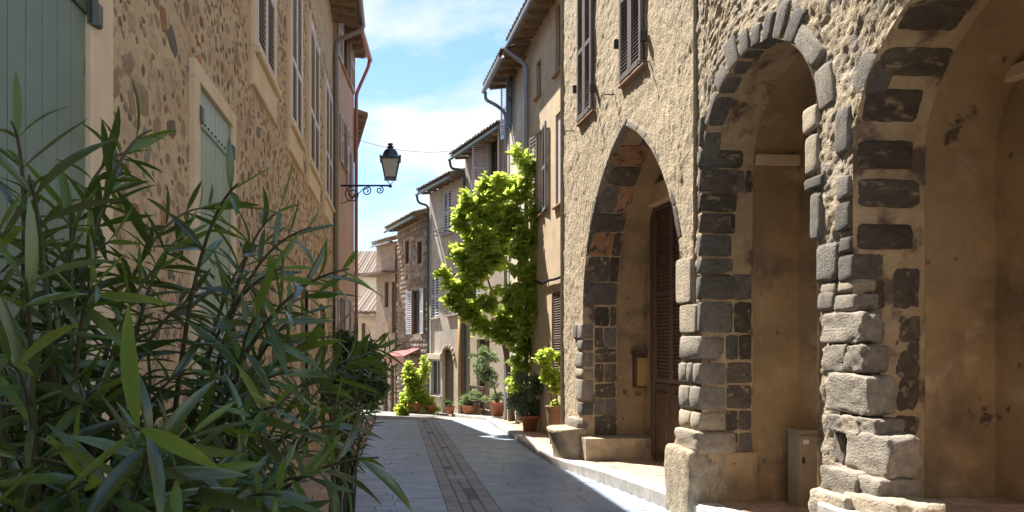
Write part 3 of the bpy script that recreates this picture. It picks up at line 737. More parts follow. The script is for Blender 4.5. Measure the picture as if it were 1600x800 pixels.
m = MB(); m.box(FBK.pt((a + b) / 2 + 0.15, zl + 0.16, 0.07), FBK.u, Z, FBK.n, (b - a) / 2 + 0.55, 0.15, 0.09, 0.02); m.build('lintel', M['surround'], houseA)
impost(FA, A1.b - 0.06, A1.b + 0.05, zl + .16, -0.55, -0.9, houseA)
FC = Fr((FA.pt(A1.b + 0.05, 0, -0.53).x, FA.pt(A1.b + 0.05, 0, -0.53).y), (0.998, 0.0636), -1)   # cross wall facing the camera
mbx = thing('letter_box', 'ochre metal letter box on the wall inside the pointed arch', 'letter box', FC.pt(FC.px(1001, 0)[0], 0.8))
r = rect(FC, 988, 552, 1014, 605)
m = MB(); m.box(FC.pt((r[0] + r[1]) / 2, (r[2] + r[3]) / 2, 0.06), FC.u, Z, FC.n, (r[1] - r[0]) / 2, (r[3] - r[2]) / 2, 0.06, 0.012); m.build('body', M['wood'], mbx)
m = MB(); m.box(FC.pt((r[0] + r[1]) / 2, (r[2] + r[3]) / 2 - 0.02, 0.128), FC.u, Z, FC.n, (r[1] - r[0]) / 2 - 0.03, (r[3] - r[2]) / 2 - 0.05, 0.008, 0.006); m.build('front_panel', M['mailbox'], mbx)
m = MB(); m.box(FC.pt((r[0] + r[1]) / 2, r[3] + 0.02, 0.075), FC.u, Z, FC.n, (r[1] - r[0]) / 2 + 0.03, 0.02, 0.09, 0.008); m.build('lid', M['wood'], mbx)
# --- pier between the pointed and the round arch
def quoin(fr, sc, z0, z1, wf, wd, parent, kind, side, proud=0.022, sub=3, amp=0.06):
    """corner block at jamb sc reaching wf into the pier and wd into the reveal; side = +1 pier lies at larger s"""
    s0 = sc - side * proud; s1 = sc + side * wf
    c = fr.pt((s0 + s1) / 2, (z0 + z1) / 2, (proud * 1.3 - wd) / 2)
    return inst('stone', rock(kind, sub + 1, amp, 11.0), parent, frame_mat(c, fr.u, Z, fr.n, abs(s1 - s0) / 2, (z1 - z0) / 2, (proud * 1.3 + wd) / 2))
pw = A1.a - A2.b          # width of the pier
rowsP2 = [(523, 563, 'gstone', 1), (565, 600, 'gstone', 3), (601, 640, 'gstone', 2), (641, 672, 'pstone', 2)]
for (y0, y1, kd, n) in rowsP2:
    z0, z1 = zy(1085, y1) + .006, zy(1085, y0) - .006
    cs = [A2.b - 0.02] + sorted(A2.b + pw * (k / n + rr.uniform(-.08, .08)) for k in range(1, n)) + [A1.a + 0.02]
    for a, b in zip(cs, cs[1:]):
        inst('stone', rock(kd, 4, 0.07, 7.0), houseB, frame_mat(FA.pt((a + b) / 2, (z0 + z1) / 2, -0.10), FA.u, Z, FA.n, (b - a) / 2 - .004, (z1 - z0) / 2, 0.15))
for (y0, y1, w) in ((180, 228, .05), (232, 260, .07), (263, 299, .05), (301, 330, .06), (332, 364, .05), (366, 400, .05), (403, 427, .09), (430, 468, .10), (470, 520, .07)):
    quoin(FA, A2.b, zy(1100, y1) + .006, zy(1100, y0) - .006, w, rr.uniform(.24, .36), houseB, 'dstone' if y0 > 400 else rr.choice(['dstone', 'dstone_brown']), 1)
for (y0, y1, x0, x1) in ((402, 474, 1060, 1084), (476, 521, 1066, 1092)):
    stone_on(FA, sx(x0), sx(x1), zy(1075, y1), zy(1075, y0), 0.005, 0.035, houseA, 'pstone', sub=4, amp=.06, k=8)
for i, (y0, y1) in enumerate(((232, 262), (263, 300), (301, 331), (332, 365), (366, 401), (402, 425), (426, 469), (470, 521), (522, 563), (565, 600), (601, 640), (641, 674), (676, 708))):
    z0, z1 = zy(1100, y1) + .005, zy(1100, y0) - .005; base = A2.base
    d = rr.uniform(-.47, -.26)
    cuts = [-0.10, d] + ([-0.525] if rr.random() < .4 else []) if y0 < 520 else ([-.246, -.525] if rr.random() < .55 else [-.246, -.38, -.525])
    for (d0, d1) in zip(cuts, cuts[1:]):
        arch_stone(A2, FA, z0 - base, z1 - base, d0, d1 + .006, rr.uniform(.004, .012), houseB, rr.choice(['dstone_brown', 'dstone_brown', 'dstone']), k=10, amp=.07, sub=6)
# moulding and plinth of that pier
def blob(fr, s0, s1, z0, z1, o0, o1, mt, parent, name, amp=0.03, n=14, taper=0.0):
    m = MB(); pts = []; N = n
    c = fr.pt((s0 + s1) / 2, (z0 + z1) / 2, (o0 + o1) / 2); me = rock_mesh(name, mt, 9.0, n, 0.0, 3)
    co = np.array([v.co[:] for v in me.vertices])
    d = fbm(co[:, 0] * 2.2 + s0 * 3 + co[:, 2] * 1.3, co[:, 1] * 2.2 + co[:, 2] * 1.7 + z0 * 5, 4) - 0.46
    d2 = fbm(co[:, 0] * 7 + 3, co[:, 1] * 7 + co[:, 2] * 5, 3) - 0.43
    r = 1 + d * amp * 6 + d2 * amp * 2; co = co * r[:, None]
    co[:, 0] *= 1 - taper * co[:, 1]; co[:, 2] *= 1 - taper * co[:, 1]
    me.vertices.foreach_set('co', co.ravel()); me.update()
    return inst(name, me, parent, frame_mat(c, fr.u, Z, fr.n, abs(s1 - s0) / 2, (z1 - z0) / 2, abs(o1 - o0) / 2))
blob(FA, A2.b - 0.06, A1.a + 0.03, zy(1085, 706), zy(1085, 671), -0.35, 0.09, M['pstone'], houseB, 'moulding', 0.03)
blob(FA, A2.b - 0.03, A1.a + 0.10, gz(7.4) - 0.1, zy(1085, 699), -0.30, 0.17, M['plinth'], houseB, 'plinth', 0.02)
m = MB(); m.box(FA.pt(A2.b + 0.1, (zy(1100, 708) + gz(7)) / 2 - .05, -0.30), FA.u, Z, FA.n, 0.125, (zy(1100, 708) - gz(7)) / 2 + .05, 0.26, 0.01); m.build('plinth', M['plaster_in'], houseB)
# --- round arch ring
def ring(ar, fr, l0, l1, parent, pick, rad, dl, gap=0.0, out=0.03, th=0.09):
    l = l0
    while l < l1:
        d = rr.uniform(*dl); 
        if rr.random() >= gap:
            a, z, t, n = ar.at(l + d / 2); tv = fr.u * t[0] + Z * t[1]; nv = fr.u * n[0] + Z * n[1]; h = rr.uniform(*rad)
            inst('voussoir', rock(pick(l, ar), 5, 0.08, 7.0), parent, frame_mat(fr.pt(a, z, out - th) - nv * (h / 2 - 0.015), tv, nv, fr.n, d / 2 - .008, h / 2, th))
        l += d
ring(A2, FA, A2.jl - 0.2, A2.jl + A2.al * .55, houseB, lambda l, a: 'dstone', (0.07, 0.12), (0.25, 0.40), 0.0, out=0.012)
ring(A2, FA, A2.jl + A2.al * .55, A2.jl + A2.al * 1.42, houseB, lambda l, a: 'dstone', (0.18, 0.34), (0.14, 0.22), 0.0, out=0.016)
ring(A2, FA, A2.jl + A2.al * 1.42, A2.jl + A2.al * 1.8, houseB, lambda l, a: 'gstone', (0.16, 0.2), (0.34, 0.46), 0.0, out=0.012)
ring(A3, FA, A3.jl - 0.1, A3.jl + A3.al * 1.2, houseB, lambda l, a: 'dstone', (0.12, 0.24), (0.22, 0.36), 0.45, out=0.008)
# soffit stones of the nearest arch: broad dark bands higher up, broken blocks below
l = 1.0
while l < A3.jl + A3.al * 1.6:
    dl = rr.uniform(0.16, 0.24)
    if l > 2.35:
        w = rr.choice([-.5, -.52, -.44]); arch_stone(A3, FA, l, l + dl, -0.02, w, .014, houseB, 'dstone_brown', k=9, amp=.12, sub=12); l += dl + rr.uniform(.07, .13)
    else:
        if rr.random() < .8: arch_stone(A3, FA, l, l + dl, -0.10, rr.uniform(-.26, -.20), rr.uniform(.0, .006), houseB, 'dstone_brown', k=9, amp=.12, sub=12)
        if rr.random() < .6: arch_stone(A3, FA, l, l + dl * rr.uniform(1, 1.5), rr.uniform(-.32, -.28), -.5, rr.uniform(.0, .005), houseB, 'dstone_brown', k=9, amp=.12, sub=12)
        l += dl + rr.uniform(.02, .08)
# --- near pier: stacked weathered blocks
for (y0, y1, x0, x1, kd) in ((166, 206, 1256, 1280, 'pstone'), (210, 272, 1260, 1281, 'pstone'), (276, 296, 1259, 1288, 'dstone'), (300, 376, 1268, 1285, 'dstone'), (275, 312, 1309, 1331, 'dstone'), (316, 362, 1307, 1331, 'dstone'), (168, 240, 1308, 1330, 'dstone'), (370, 396, 1314, 1334, 'dstone'),
                             (380, 440, 1277, 1311, 'dstone'), (398, 440, 1312, 1337, 'dstone'), (456, 486, 1281, 1306, 'gstone'), (460, 487, 1306, 1340, 'gstone')):
    stone_on(FA, sx(x0), sx(x1), zy((x0 + x1) / 2, y1), zy((x0 + x1) / 2, y0), -0.075, 0.10, houseB, kd, sub=6, amp=0.10, k=8)
for (y0, y1, x0, x1) in ((442, 456, 1282, 1308), (440, 455, 1309, 1338), (487, 492, 1284, 1325)):
    stone_on(FA, sx(x0), sx(x1), zy(1310, y1 + 4), zy(1310, y0 - 2), -0.075, 0.09, houseB, 'pstone', sub=5, amp=0.1, k=6)
for (y0, y1, x0, x1, ob, kd) in ((489, 536, 1282, 1343, .05, 'gstone'), (538, 583, 1284, 1320, .06, 'gstone'), (539, 582, 1319, 1348, .06, 'gstone'), (585, 646, 1290, 1353, .09, 'gstone'),
                                 (648, 676, 1294, 1316, .10, 'gstone'), (650, 680, 1314, 1340, .10, 'pstone'), (653, 682, 1337, 1366, .09, 'gstone'), (677, 742, 1319, 1386, .11, 'gstone'), (676, 725, 1303, 1318, .05, 'gstone'),
                                 (732, 782, 1281, 1335, .20, 'gstone'), (744, 790, 1330, 1372, .18, 'gstone'), (769, 840, 1262, 1318, .27, 'pstone'), (775, 850, 1312, 1400, .22, 'pstone')):
    cx = (x0 + x1) / 2
    sA, sB = FA.px(x0, 0, ob)[0], FA.px(x1, 0, ob)[0]; zA, zB = FA.px(cx, y1, ob)[1], FA.px(cx, y0, ob)[1]
    blob(FA, sA + .006, sB - .006, zA, zB, -0.13, ob, M[kd], houseB, 'stone', 0.05, 14)
blob(FA, A2.a - 0.04, A3.b + 0.03, gz(5) - .1, 0.55, -0.5, 0.03, M['reveal'], houseB, 'plinth', 0.01)
m = MB(); m.box(FA.pt((A3.a + A3.b) / 2, .09, -.40), FA.u, Z, FA.n, (A3.b - A3.a) / 2 - .002, .40, .69, .02); flo = m.build('raised_floor', M['kerb'], houseB)
for i in range(9):
    for j in range(5):
        m = MB(); w_ = (A3.b - A3.a - .02) / 9
        m.box(FA.pt(A3.a + .01 + w_ * (i + .5), .494, .06 - .255 * (j + .5) + .12), FA.u, FA.n, Z, w_ / 2 - .004, .122, .008, .004); m.build('floor_tile', M['brick'], flo)
# --- utility cabinet under the round arch
UY = 6.98; ucp = P(1272, 700, UY)
uc = thing('utility_cabinet', 'beige metal utility cabinet standing under the round arch', 'cabinet', (ucp.x, UY, rz(7)))
FU = Fr((P(1247, 0, UY).x, UY), (1, 0.0636), -1); w = (1302 - 1247) * UY / F; zt = EYE + (540 - 676) * UY / F; z0 = rz(7)
m = MB(); m.box(FU.pt(w / 2, (zt + z0) / 2, -0.08), FU.u, Z, FU.n, w / 2, (zt - z0) / 2, 0.08); m.build('body', M['cabinet'], uc)
m = MB(); m.box(FU.pt(w / 2, (zt + z0) / 2 + .06, 0.008), FU.u, Z, FU.n, w / 2 - .015, (zt - z0) / 2 - .09, 0.008, .004); dr = m.build('door', M['cabinet'], uc)
m = MB(); m.box(FU.pt(w * .12, (zt + z0) / 2 + .1, 0.022), FU.u, Z, FU.n, .008, .03, 0.006); m.build('lock', M['black'], dr)
m = MB(); m.box(FU.pt(w * .2, zt - .09, 0.0185), FU.u, Z, FU.n, .03, .022, 0.002); m.build('label_plate', M['white_shut'], dr)
m = MB(); m.box(FU.pt(w / 2, zt + .015, -0.06), FU.u, Z, FU.n, w / 2 + .012, .012, 0.10, .006); m.build('top', M['cabinet'], uc)
# --- shuttered windows on the roughcast house
for (x0, x1, yb, ym) in ((907, 929, 185, 76), (974, 1008, 118, None)):
    s1, s0 = sx(x0), sx(x1); xm = (x0 + x1) / 2
    zb0 = zy(xm, yb - 4); zt0 = zb0 + 2.25; mid = (s0 + s1) / 2
    for (a, b) in ((s0, mid - .004), (mid + .004, s1)): shutter(FA, a, b, zb0, zt0, 0.045, 'grey_shut', houseA, n=42, slatmat='slat_g', rails=(0, .47, 1), t=0.055)
    m = MB(); m.quad(FA.pt(s0 + .01, zb0 + .01, 0.028), FA.pt(s1 - .01, zb0 + .01, 0.028), FA.pt(s1 - .01, zt0, 0.028), FA.pt(s0 + .01, zt0, 0.028)); m.build('window', M['dark'], houseA)  # dark sheet: shade between the slats put in as colour
    sill(FA, s0, s1, zb0 - .005, houseA, proud=0.055, h=0.045, ext=0.06)
    for (s, zz) in ((s0 - .09, zb0 + .28), (s1 + .07, zb0 + .55)):
        m = MB(); m.box(FA.pt(s, zz, .06), FA.u, Z, FA.n, .02, .06, .04, .006); m.build('hinge', M['black'], houseA)
    for s in (s0 - .13, s1 + .30):
        m = MB(); zz = zb0 - .04
        m.tube([FA.pt(s, zz, -.01), FA.pt(s, zz, .15), FA.pt(s, zz - .07, .155)], .009, 6); m.build('hook', M['hook'], houseA)

# ------------------------------------------------------------------ rubble stone house on the left
FL = Fr((-1.5, 0), (0, 1), -1)                 # s = distance along the lane, faces +X
L_END = 16.6; ZL = 9.25
houseL = thing('rubble_stone_house', 'shaded rubble stone house with green shutters behind the oleanders', 'house', (-1.5, 6, gz(6)))
lx = lambda x: FL.px(x, 0)[0]
def lz(x, y): return FL.px(x, y)[1]
d_a, d_b = 1.75, lx(127)                       # big green door shutter
gs0, gs1 = lx(303), lx(356)                    # green window shutters
gtop = lz(303, 128)
wins = []
for (x0, x1, yb, h) in ((395, 424, 104, 2.35), (451, 467, 203, 2.35), (481, 495, 246, 2.35), (506, 516, 292, 2.35)):
    a, b = lx(x0), lx(x1); zb = lz(x0, yb); wins.append((a, b, zb, zb + h))
zmean = sum(w[2] for w in wins) / 4
wins = [(a, b, zmean, zmean + 2.4) for (a, b, _, _) in wins]
holes = [(a, b, c, d) for (a, b, c, d) in wins] + [(d_a, d_b, -0.2, lz(127, 0) + .35), (gs0, gs1, -0.1, gtop)]
dd = [(10.6, 11.7, -0.2, 2.5), (13.3, 14.4, -0.3, 2.4)]
holes += dd
# relief wall with rectangular holes: strips of columns broken at the holes
def left_relief(s, z): return 0.004 + 0.014 * (fbm(s * 7, z * 7, 4) - .45) + 0.03 * (fbm(s * 1.6, z * 1.6, 2) - .4)
def patch(s0, s1, z0, z1, ds=0.035):
    ns = max(1, int((s1 - s0) / ds)); nz_ = max(1, int((z1 - z0) / ds)); S = np.linspace(s0, s1, ns + 1); T = np.linspace(z0, z1, nz_ + 1)
    ss, zz = np.meshgrid(S, T, indexing='ij'); oo = left_relief(ss, zz)
    wall.add([FL.pt(a, b, c) for a, b, c in zip(ss.ravel(), zz.ravel(), oo.ravel())], [(i * (nz_ + 1) + j, (i + 1) * (nz_ + 1) + j, (i + 1) * (nz_ + 1) + j + 1, i * (nz_ + 1) + j + 1) for i in range(ns) for j in range(nz_)])
wall = MB()
Sb = sorted(set([-4, 2.4, 9.0, L_END] + [v for h in holes for v in h[:2]])); Zb = sorted(set([-0.8, ZL] + [v for h in holes for v in h[2:4]]))
for a, b in zip(Sb, Sb[1:]):
    z = -0.8; hs = sorted([h for h in holes if h[0] < (a + b) / 2 < h[1]], key=lambda h: h[2])
    for h in hs + [(0, 0, ZL, ZL)]:
        if h[2] > z + 1e-6: patch(a, b, z, h[2], 0.05 if b <= 9.01 and a > 0 else 0.12)
        z = h[3]
for h in holes:
    a, b, c, d = h[:4]
    for (p, q) in (((a, c), (b, c)), ((b, c), (b, d)), ((b, d), (a, d)), ((a, d), (a, c))):
        wall.quad(FL.pt(*p, .02), FL.pt(*q, .02), FL.pt(*q, -.2), FL.pt(*p, -.2))
shell(wall, FL, -4, L_END, -0.8, ZL, 6)
wall.build('wall', M['leftwall'], houseL)
def surround(h, w, parent, mt='surround', bottom=False, out=0.03):
    a, b, c, d = h; m = MB()
    m.box(FL.pt((a + b) / 2, d + w / 2, out / 2), FL.u, Z, FL.n, (b - a) / 2 + w, w / 2, out / 2 + .02, .005)
    for s in (a - w / 2, b + w / 2): m.box(FL.pt(s, (c + d) / 2 - .001, out / 2), FL.u, Z, FL.n, w / 2, (d - c) / 2 - .001, out / 2 + .02, .005)
    return m.build('window_surround', M[mt], parent)
big = (d_a, d_b, 0.1, lz(127, 0) + .35); surround(big, 0.26, houseL)
gw = (gs0, gs1, 0.1, gtop); surround(gw, 0.13, houseL)
# big green shutter: planks, rail and hinge
o = plank_shutter(FL, big[0] + .01, big[1] - .008, big[2], big[3] - .01, 0.0, 'green', houseL, n=12)
m = MB(); zz = lz(128, 36) + .05
for k, (p, q) in enumerate(((big[1] - 0.01, big[1] - 0.75),)):
    m.box(FL.pt((p + q) / 2, zz + .02, .028), FL.u, Z, FL.n, abs(p - q) / 2, .035, .008, .004)
m.build('strap', M['iron'], o)
m = MB(); m.box(FL.pt(big[1] + .03, zz, .055), FL.u, Z, FL.n, .035, .055, .025, .008); m.tube([FL.pt(big[1] + .005, zz - .065, .06), FL.pt(big[1] + .005, zz + .065, .06)], .02, 8); m.build('hinge', M['iron'], houseL)
# the pair of green shutters on the window
mid = (gs0 + gs1) / 2
for k, (p, q) in enumerate(((gs0 + .008, mid - .004), (mid + .004, gs1 - .008))):
    o = plank_shutter(FL, p, q, gw[2], gw[3] - .01, 0.0, 'green_l', houseL, n=4)
    m = MB(); m.box(FL.pt((p + q) / 2, gw[3] - .27, .028), FL.u, Z, FL.n, (q - p) / 2 - .01, .035, .008, .004); st = m.build('strap', M['green_l'], o)
    for i in range(5):
        m = MB(); m.box(FL.pt(p + .06 + (q - p - .12) * i / 4, gw[3] - .27, .039), FL.u, Z, FL.n, .009, .009, .004); m.build('bolt', M['black'], st)
    m = MB(); hs_ = p if k == 0 else q; m.box(FL.pt(hs_, gw[3] - .24, .045), FL.u, Z, FL.n, .035, .06, .022, .008); m.build('hinge', M['iron'], houseL)
    m = MB(); m.box(FL.pt((p + q) / 2, gw[3] - 1.9, .028), FL.u, Z, FL.n, (q - p) / 2 - .01, .035, .008, .004); m.build('strap', M['green_l'], o)
# upper windows with louvred shutters
for i, (a, b, c, d) in enumerate(wins):
    if i >= 2:                                             # segmental heads
        m = MB(); n = 10; prev = None
        for k in range(n + 1):
            t = k / n; s = a - .02 + (b - a + .04) * t; zz = d - 0.16 + 0.16 * math.sin(math.pi * t)
            if prev: m.quad(FL.pt(prev[0], prev[1], .06), FL.pt(s, zz, .06), FL.pt(s, d + .02, .06), FL.pt(prev[0], d + .02, .06))
            prev = (s, zz)
        m.build('window_head', M['white_shut'], houseL)
    surround((a, b, c, d), 0.13, houseL, out=.03)
    m = MB(); m.quad(FL.pt(a, c, -.01), FL.pt(b, c, -.01), FL.pt(b, d, -.01), FL.pt(a, d, -.01)); m.build('window', M['dark'], houseL)  # flat dark sheet painting the shade behind the louvres
    mid = (a + b) / 2
    for (p, q) in ((a + .01, mid - .004), (mid + .004, b - .01)): shutter(FL, p, q, c + .05, d - .02, .035, 'white_shut', houseL, n=36, slatmat='slat_l', rails=(0, .38, 1), t=.05)
    sill(FL, a, b, c, houseL, 'surround', proud=.10, h=.07, ext=.12)
    m = MB(); m.box(FL.pt((a + b) / 2, c - .24, .0), FL.u, Z, FL.n, (b - a) / 2 + .13, .165, .05, .01); m.build('apron', M['surround'], houseL)
for (a, b, c, d) in dd:
    surround((a, b, c, d), .16, houseL); m = MB(); m.box(FL.pt((a + b) / 2, (c + d) / 2, -.15), FL.u, Z, FL.n, (b - a) / 2, (d - c) / 2, .03); o = m.build('door', M['wood'], houseL)
    for k in range(3): m = MB(); m.box(FL.pt((a + b) / 2, c + .55 + k * .75, -.115), FL.u, Z, FL.n, (b - a) / 2 - .15, .28, .012, .01); m.build('panel', M['wood'], o)
# embedded stones
rl = random.Random(9); placed = []
def free(s, z, r):
    for h in wins: 
        if h[0] - .2 - r < s < h[1] + .2 + r and h[2] - .42 - r < z < h[3] + .2 + r: return False
    for (h, w) in ((big, .27), (gw, .14)):
        if h[0] - w - r < s < h[1] + w + r and z < h[3] + w + r: return False
    for h in dd:
        if h[0] - .2 - r < s < h[1] + .2 + r and z < h[3] + .2 + r: return False
    return True
tries = 0; st = []; grid = {}
while len(st) < 2300 and tries < 60000:
    tries += 1
    s = 3.3 + (L_END - 3.5) * rl.random() ** 1.35; z = rl.uniform(0.4, 7.5)
    y = PY - (z - EYE) * F / s
    if y < -25 or y > 700: continue
    r = rl.choice([.025, .03, .04, .05, .06, .075, .09, .11])
    if not free(s, z, r): continue
    key = (int(s / .2), int(z / .2)); nb = [q for i_ in (-1, 0, 1) for j_ in (-1, 0, 1) for q in grid.get((key[0] + i_, key[1] + j_), ())]
    if any((s - q[0]) ** 2 + (z - q[1]) ** 2 < ((r + q[2]) * .92) ** 2 for q in nb): continue
    st.append((s, z, r)); grid.setdefault(key, []).append((s, z, r))
st.sort(key=lambda q: -q[2] / q[0] ** 1.3)
fars = {}
for i, (s, z, r) in enumerate(st):
    a = rl.uniform(-1.2, 1.2); asp = rl.uniform(.5, .95)
    u = FL.u * math.cos(a) + Z * math.sin(a); v = Z * math.cos(a) - FL.u * math.sin(a)
    pm = rl.choices(M['pebble'], (5, 4, 2, 1))[0]
    mw = frame_mat(FL.pt(s, z, float(left_relief(np.array(s), np.array(z))) - .012 * (0.7 + rl.random() * .8)), v, u, FL.n, r * asp, r, .02)
    me = rock(pm, 2 if r < .03 else 4, .26, 3.5, 8)
    if i < 290: inst('stone', me, houseL, mw)
    else: fars.setdefault(pm.name, (pm, MB()))[1].add([mw @ v_.co for v_ in me.vertices], [tuple(p.vertices) for p in me.polygons])
for pm, fm in fars.values(): tag(fm.build('small_stones', pm, houseL, True), kind='stuff')
roof(FL, -4, L_END + .15, ZL + .05, .64, 5.5, houseL, slope=.3, tiles=False)
gutter(FL, -4, L_END + .2, ZL - .02, .68, houseL, 'pipe_brown', .075)
pz = ZL - .1
pipe([FL.pt(L_END - .02, pz, .68), FL.pt(L_END - .02, pz - .12, .68), FL.pt(L_END - .12, pz - .42, .08), FL.pt(L_END - .12, gz(16.6) + .05, .08)], houseL, 'pipe_brown', .06)
for z in (2.2, 4.6, 6.8):
    m = MB(); m.box(FL.pt(L_END - .12, z, .06), FL.u, Z, FL.n, .075, .02, .07); m.build('pipe_clip', M['pipe_brown'], houseL)

# ------------------------------------------------------------------ orange house beyond it
p0 = V(-1.42, L_END + .02, 0); p1 = V(-67 * 19.5 / F, 19.5, 0)
FO = Fr(p0, p1 - p0, -1); LO = (p1 - p0).length; ZO = 9.55
houseO = thing('orange_house', 'tall orange rendered house with a red downpipe at its corner', 'house', (p0.x, 18, gz(18)))
wo_ = []
for (x0, x1, y0, y1) in ((534, 546, 35, 118), (534, 540, 190, 262), (543, 547, 235, 300), (528, 537, 465, 532), (541, 546, 470, 540)):
    wo_.append(rect(FO, x0, y0, x1, y1))
m = MB(); facade(m, FO, 0, LO, -1, ZO, wo_, .15); shell(m, FO, 0, LO, -1, ZO, 6)
# unseen rear wing turning away, added to cast shade on the crest of the lane
q1 = V(-2.25, 27.2, 0); FW = Fr(p1, q1 - p1, -1); LW = (q1 - p1).length
m.quad(FW.pt(0.01, -1.5), FW.pt(LW, -1.5), FW.pt(LW, 8.0), FW.pt(0.01, 8.0)); m.quad(FW.pt(LW, -1.5), FW.pt(LW, -1.5, -6), FW.pt(LW, 8.0, -6), FW.pt(LW, 8.0))
m.build('wall', M['orange'], houseO)
for (a, b, c, d) in wo_:
    window(FO, (a, b, c, d), houseO, .13)
    w = (b - a)
    for (p, q) in ((a - w * .55, a - .02), (b + .02, b + w * .55)): shutter(FO, p, q, c, d, .04, 'lilac_shut', houseO, n=18, single=True)
    sill(FO, a, b, c, houseO, 'sill', h=.05)
roof(FO, 0, LO + .05, ZO + .05, .40, 5.5, houseO, tiles=False, soff='soffit')
roof(FW, .1, LW, 8.05, .40, 5.5, houseO, tiles=False)  # roof of the added wing, out of view, shades the crest too
gutter(FO, 0, LO + .1, ZO - .02, .44, houseO, 'pipe_red', .07)
pipe([FO.pt(LO - .02, ZO - .08, .44), FO.pt(LO - .02, ZO - .25, .4), FO.pt(LO - .05, ZO - 1.0, .07), FO.pt(LO - .05, gz(19.5), .07)], houseO, 'pipe_red', .05)

# ------------------------------------------------------------------ row of houses on the right
def right_house(name, label, p0, p1, zt, wall, depth=6, zb=None, holes=(), over=.45, slope=.3, gut='zinc', gut_r=.06, tiles=True, ext0=0, ext1=0.05):
    fr = Fr(p0, V(*p1) - V(*p0), 1); L = (V(*p1) - V(*p0)).length
    h = thing(name, label, 'house', (p0[0], p0[1], gz(p0[1])))
    zb = gz(max(p0[1], p1[1])) - .4; H = [rect(fr, r[0], r[2], r[1], r[3]) for r in holes]
    m = MB(); facade(m, fr, 0, L, zb, zt, H); shell(m, fr, 0, L, zb, zt, depth); m.build('wall', M[wall], h)
    roof(fr, -ext0, L + ext1, zt + .04, over, depth * .8, h, slope, tiles)
    gutter(fr, -ext0, L + ext1, zt - over * slope * .35 - .01, over + .05, h, gut, gut_r)
    return h, fr, L, H
# ochre house next to the arcade
P2a = (4.2 - .0636 * 11.5, 11.5, 0); y2 = 1100 * 4.2 / (826 - 550); P2b = (4.2 - .0636 * y2, y2, 0)
h2, f2, L2, H2 = right_house('ochre_house', 'narrow ochre house beside the arcade with one open shuttered window', P2a, P2b, 8.75, 'ochre',
    holes=((841, 849, 203, 335), (868, 884, 172, 318), (838, 845, 95, 150), (868, 884, 0, 108), (862, 876, 456, 600)), over=.48)
for i, w in enumerate(H2):
    if i < 4:
        window(f2, w, h2, .14); sill(f2, w[0], w[1], w[2], h2, 'sill', h=.05)
a, b, c, d = H2[0]; lw = .42
def leaf(fr, s, w, c, d, ang, mt, parent, single=True, n=20, side=1):
    """open leaf hinged at s; ang from the wall plane"""
    hp = fr.pt(s, 0, .02); u = fr.u * math.cos(ang) * side + fr.n * math.sin(ang)
    f = Fr(hp, u, 1); return shutter(f, 0, w, c, d, 0.0, mt, parent, n=n, single=single)
leaf(f2, a - .02, lw, c, d, .12, 'slate_shut', h2, side=-1); leaf(f2, b + .02, lw, c, d, .14, 'slate_shut', h2, side=1)
a, b, c, d = H2[1]; m = MB(); m.box(f2.pt((a + b) / 2, (c + d) / 2, -.06), f2.u, Z, f2.n, (b - a) / 2, (d - c) / 2, .02); m.build('shutter', M['lilac_shut'], h2)
a, b, c, d = H2[4]; shutter(f2, a, b, c, d, -.04, 'brown_shut', h2, n=34, single=True)
m = MB(); m.quad(f2.pt(a, c, -.1), f2.pt(b, c, -.1), f2.pt(b, d, -.1), f2.pt(a, d, -.1)); m.build('window', M['dark'], h2)  # dark backing sheet, shade behind this shutter given as colour
gz2 = 8.75 - .48 * .3 * .35 - .01
pipe([f2.pt(L2 - .02, gz2 - .05, .53), f2.pt(L2 - .02, gz2 - .12, .5), f2.pt(L2 - .1, gz2 - .45, .08), f2.pt(L2 - .1, gz(16.5) + .1, .08)], h2, 'zinc', .055)
cb_pts = [f2.pt(*f2.px(x, y), .06) for x, y in ((824, 437), (838, 438), (850, 443), (862, 438), (872, 436), (880, 433))]
cable('cable_bundle', 'dark cable bundle sagging along the ochre house wall', cb_pts, .03)
pot_z = f2.px(872, 95)[1]
# cream house with blue shutters
P3a = P2b; y3 = 1100 * 4.2 / (793 - 550); P3b = (4.2 - .0636 * y3, y3, 0)
h3, f3, L3, H3 = right_house('cream_house', 'cream house with blue shutters behind the green vine', P3a, P3b, 8.55, 'cream',
    holes=((795, 800, 116, 208), (801, 810, 325, 385), (806, 818, 520, 660)), over=.60, gut_r=.07)
for i, w in enumerate(H3[:2]): window(f3, w, h3, .14); leaf(f3, w[0] - .02, .45, w[2], w[3], .5, 'blue_shut', h3, side=-1); leaf(f3, w[1] + .02, .45, w[2], w[3], .2, 'blue_shut', h3)
w = H3[2]; m = MB(); m.box(f3.pt((w[0] + w[1]) / 2, (w[2] + w[3]) / 2, -.14), f3.u, Z, f3.n, (w[1] - w[0]) / 2, (w[3] - w[2]) / 2, .02); m.build('door', M['wood'], h3)
pipe([f3.pt(L3 - .08, 8.4, .62), f3.pt(L3 - .08, 8.2, .62), f3.pt(L3 - .08, 8.05, .3), f3.pt(L3 - .08, 7.85, .07), f3.pt(L3 - .08, gz(19), .07)], h3, 'zinc', .045)
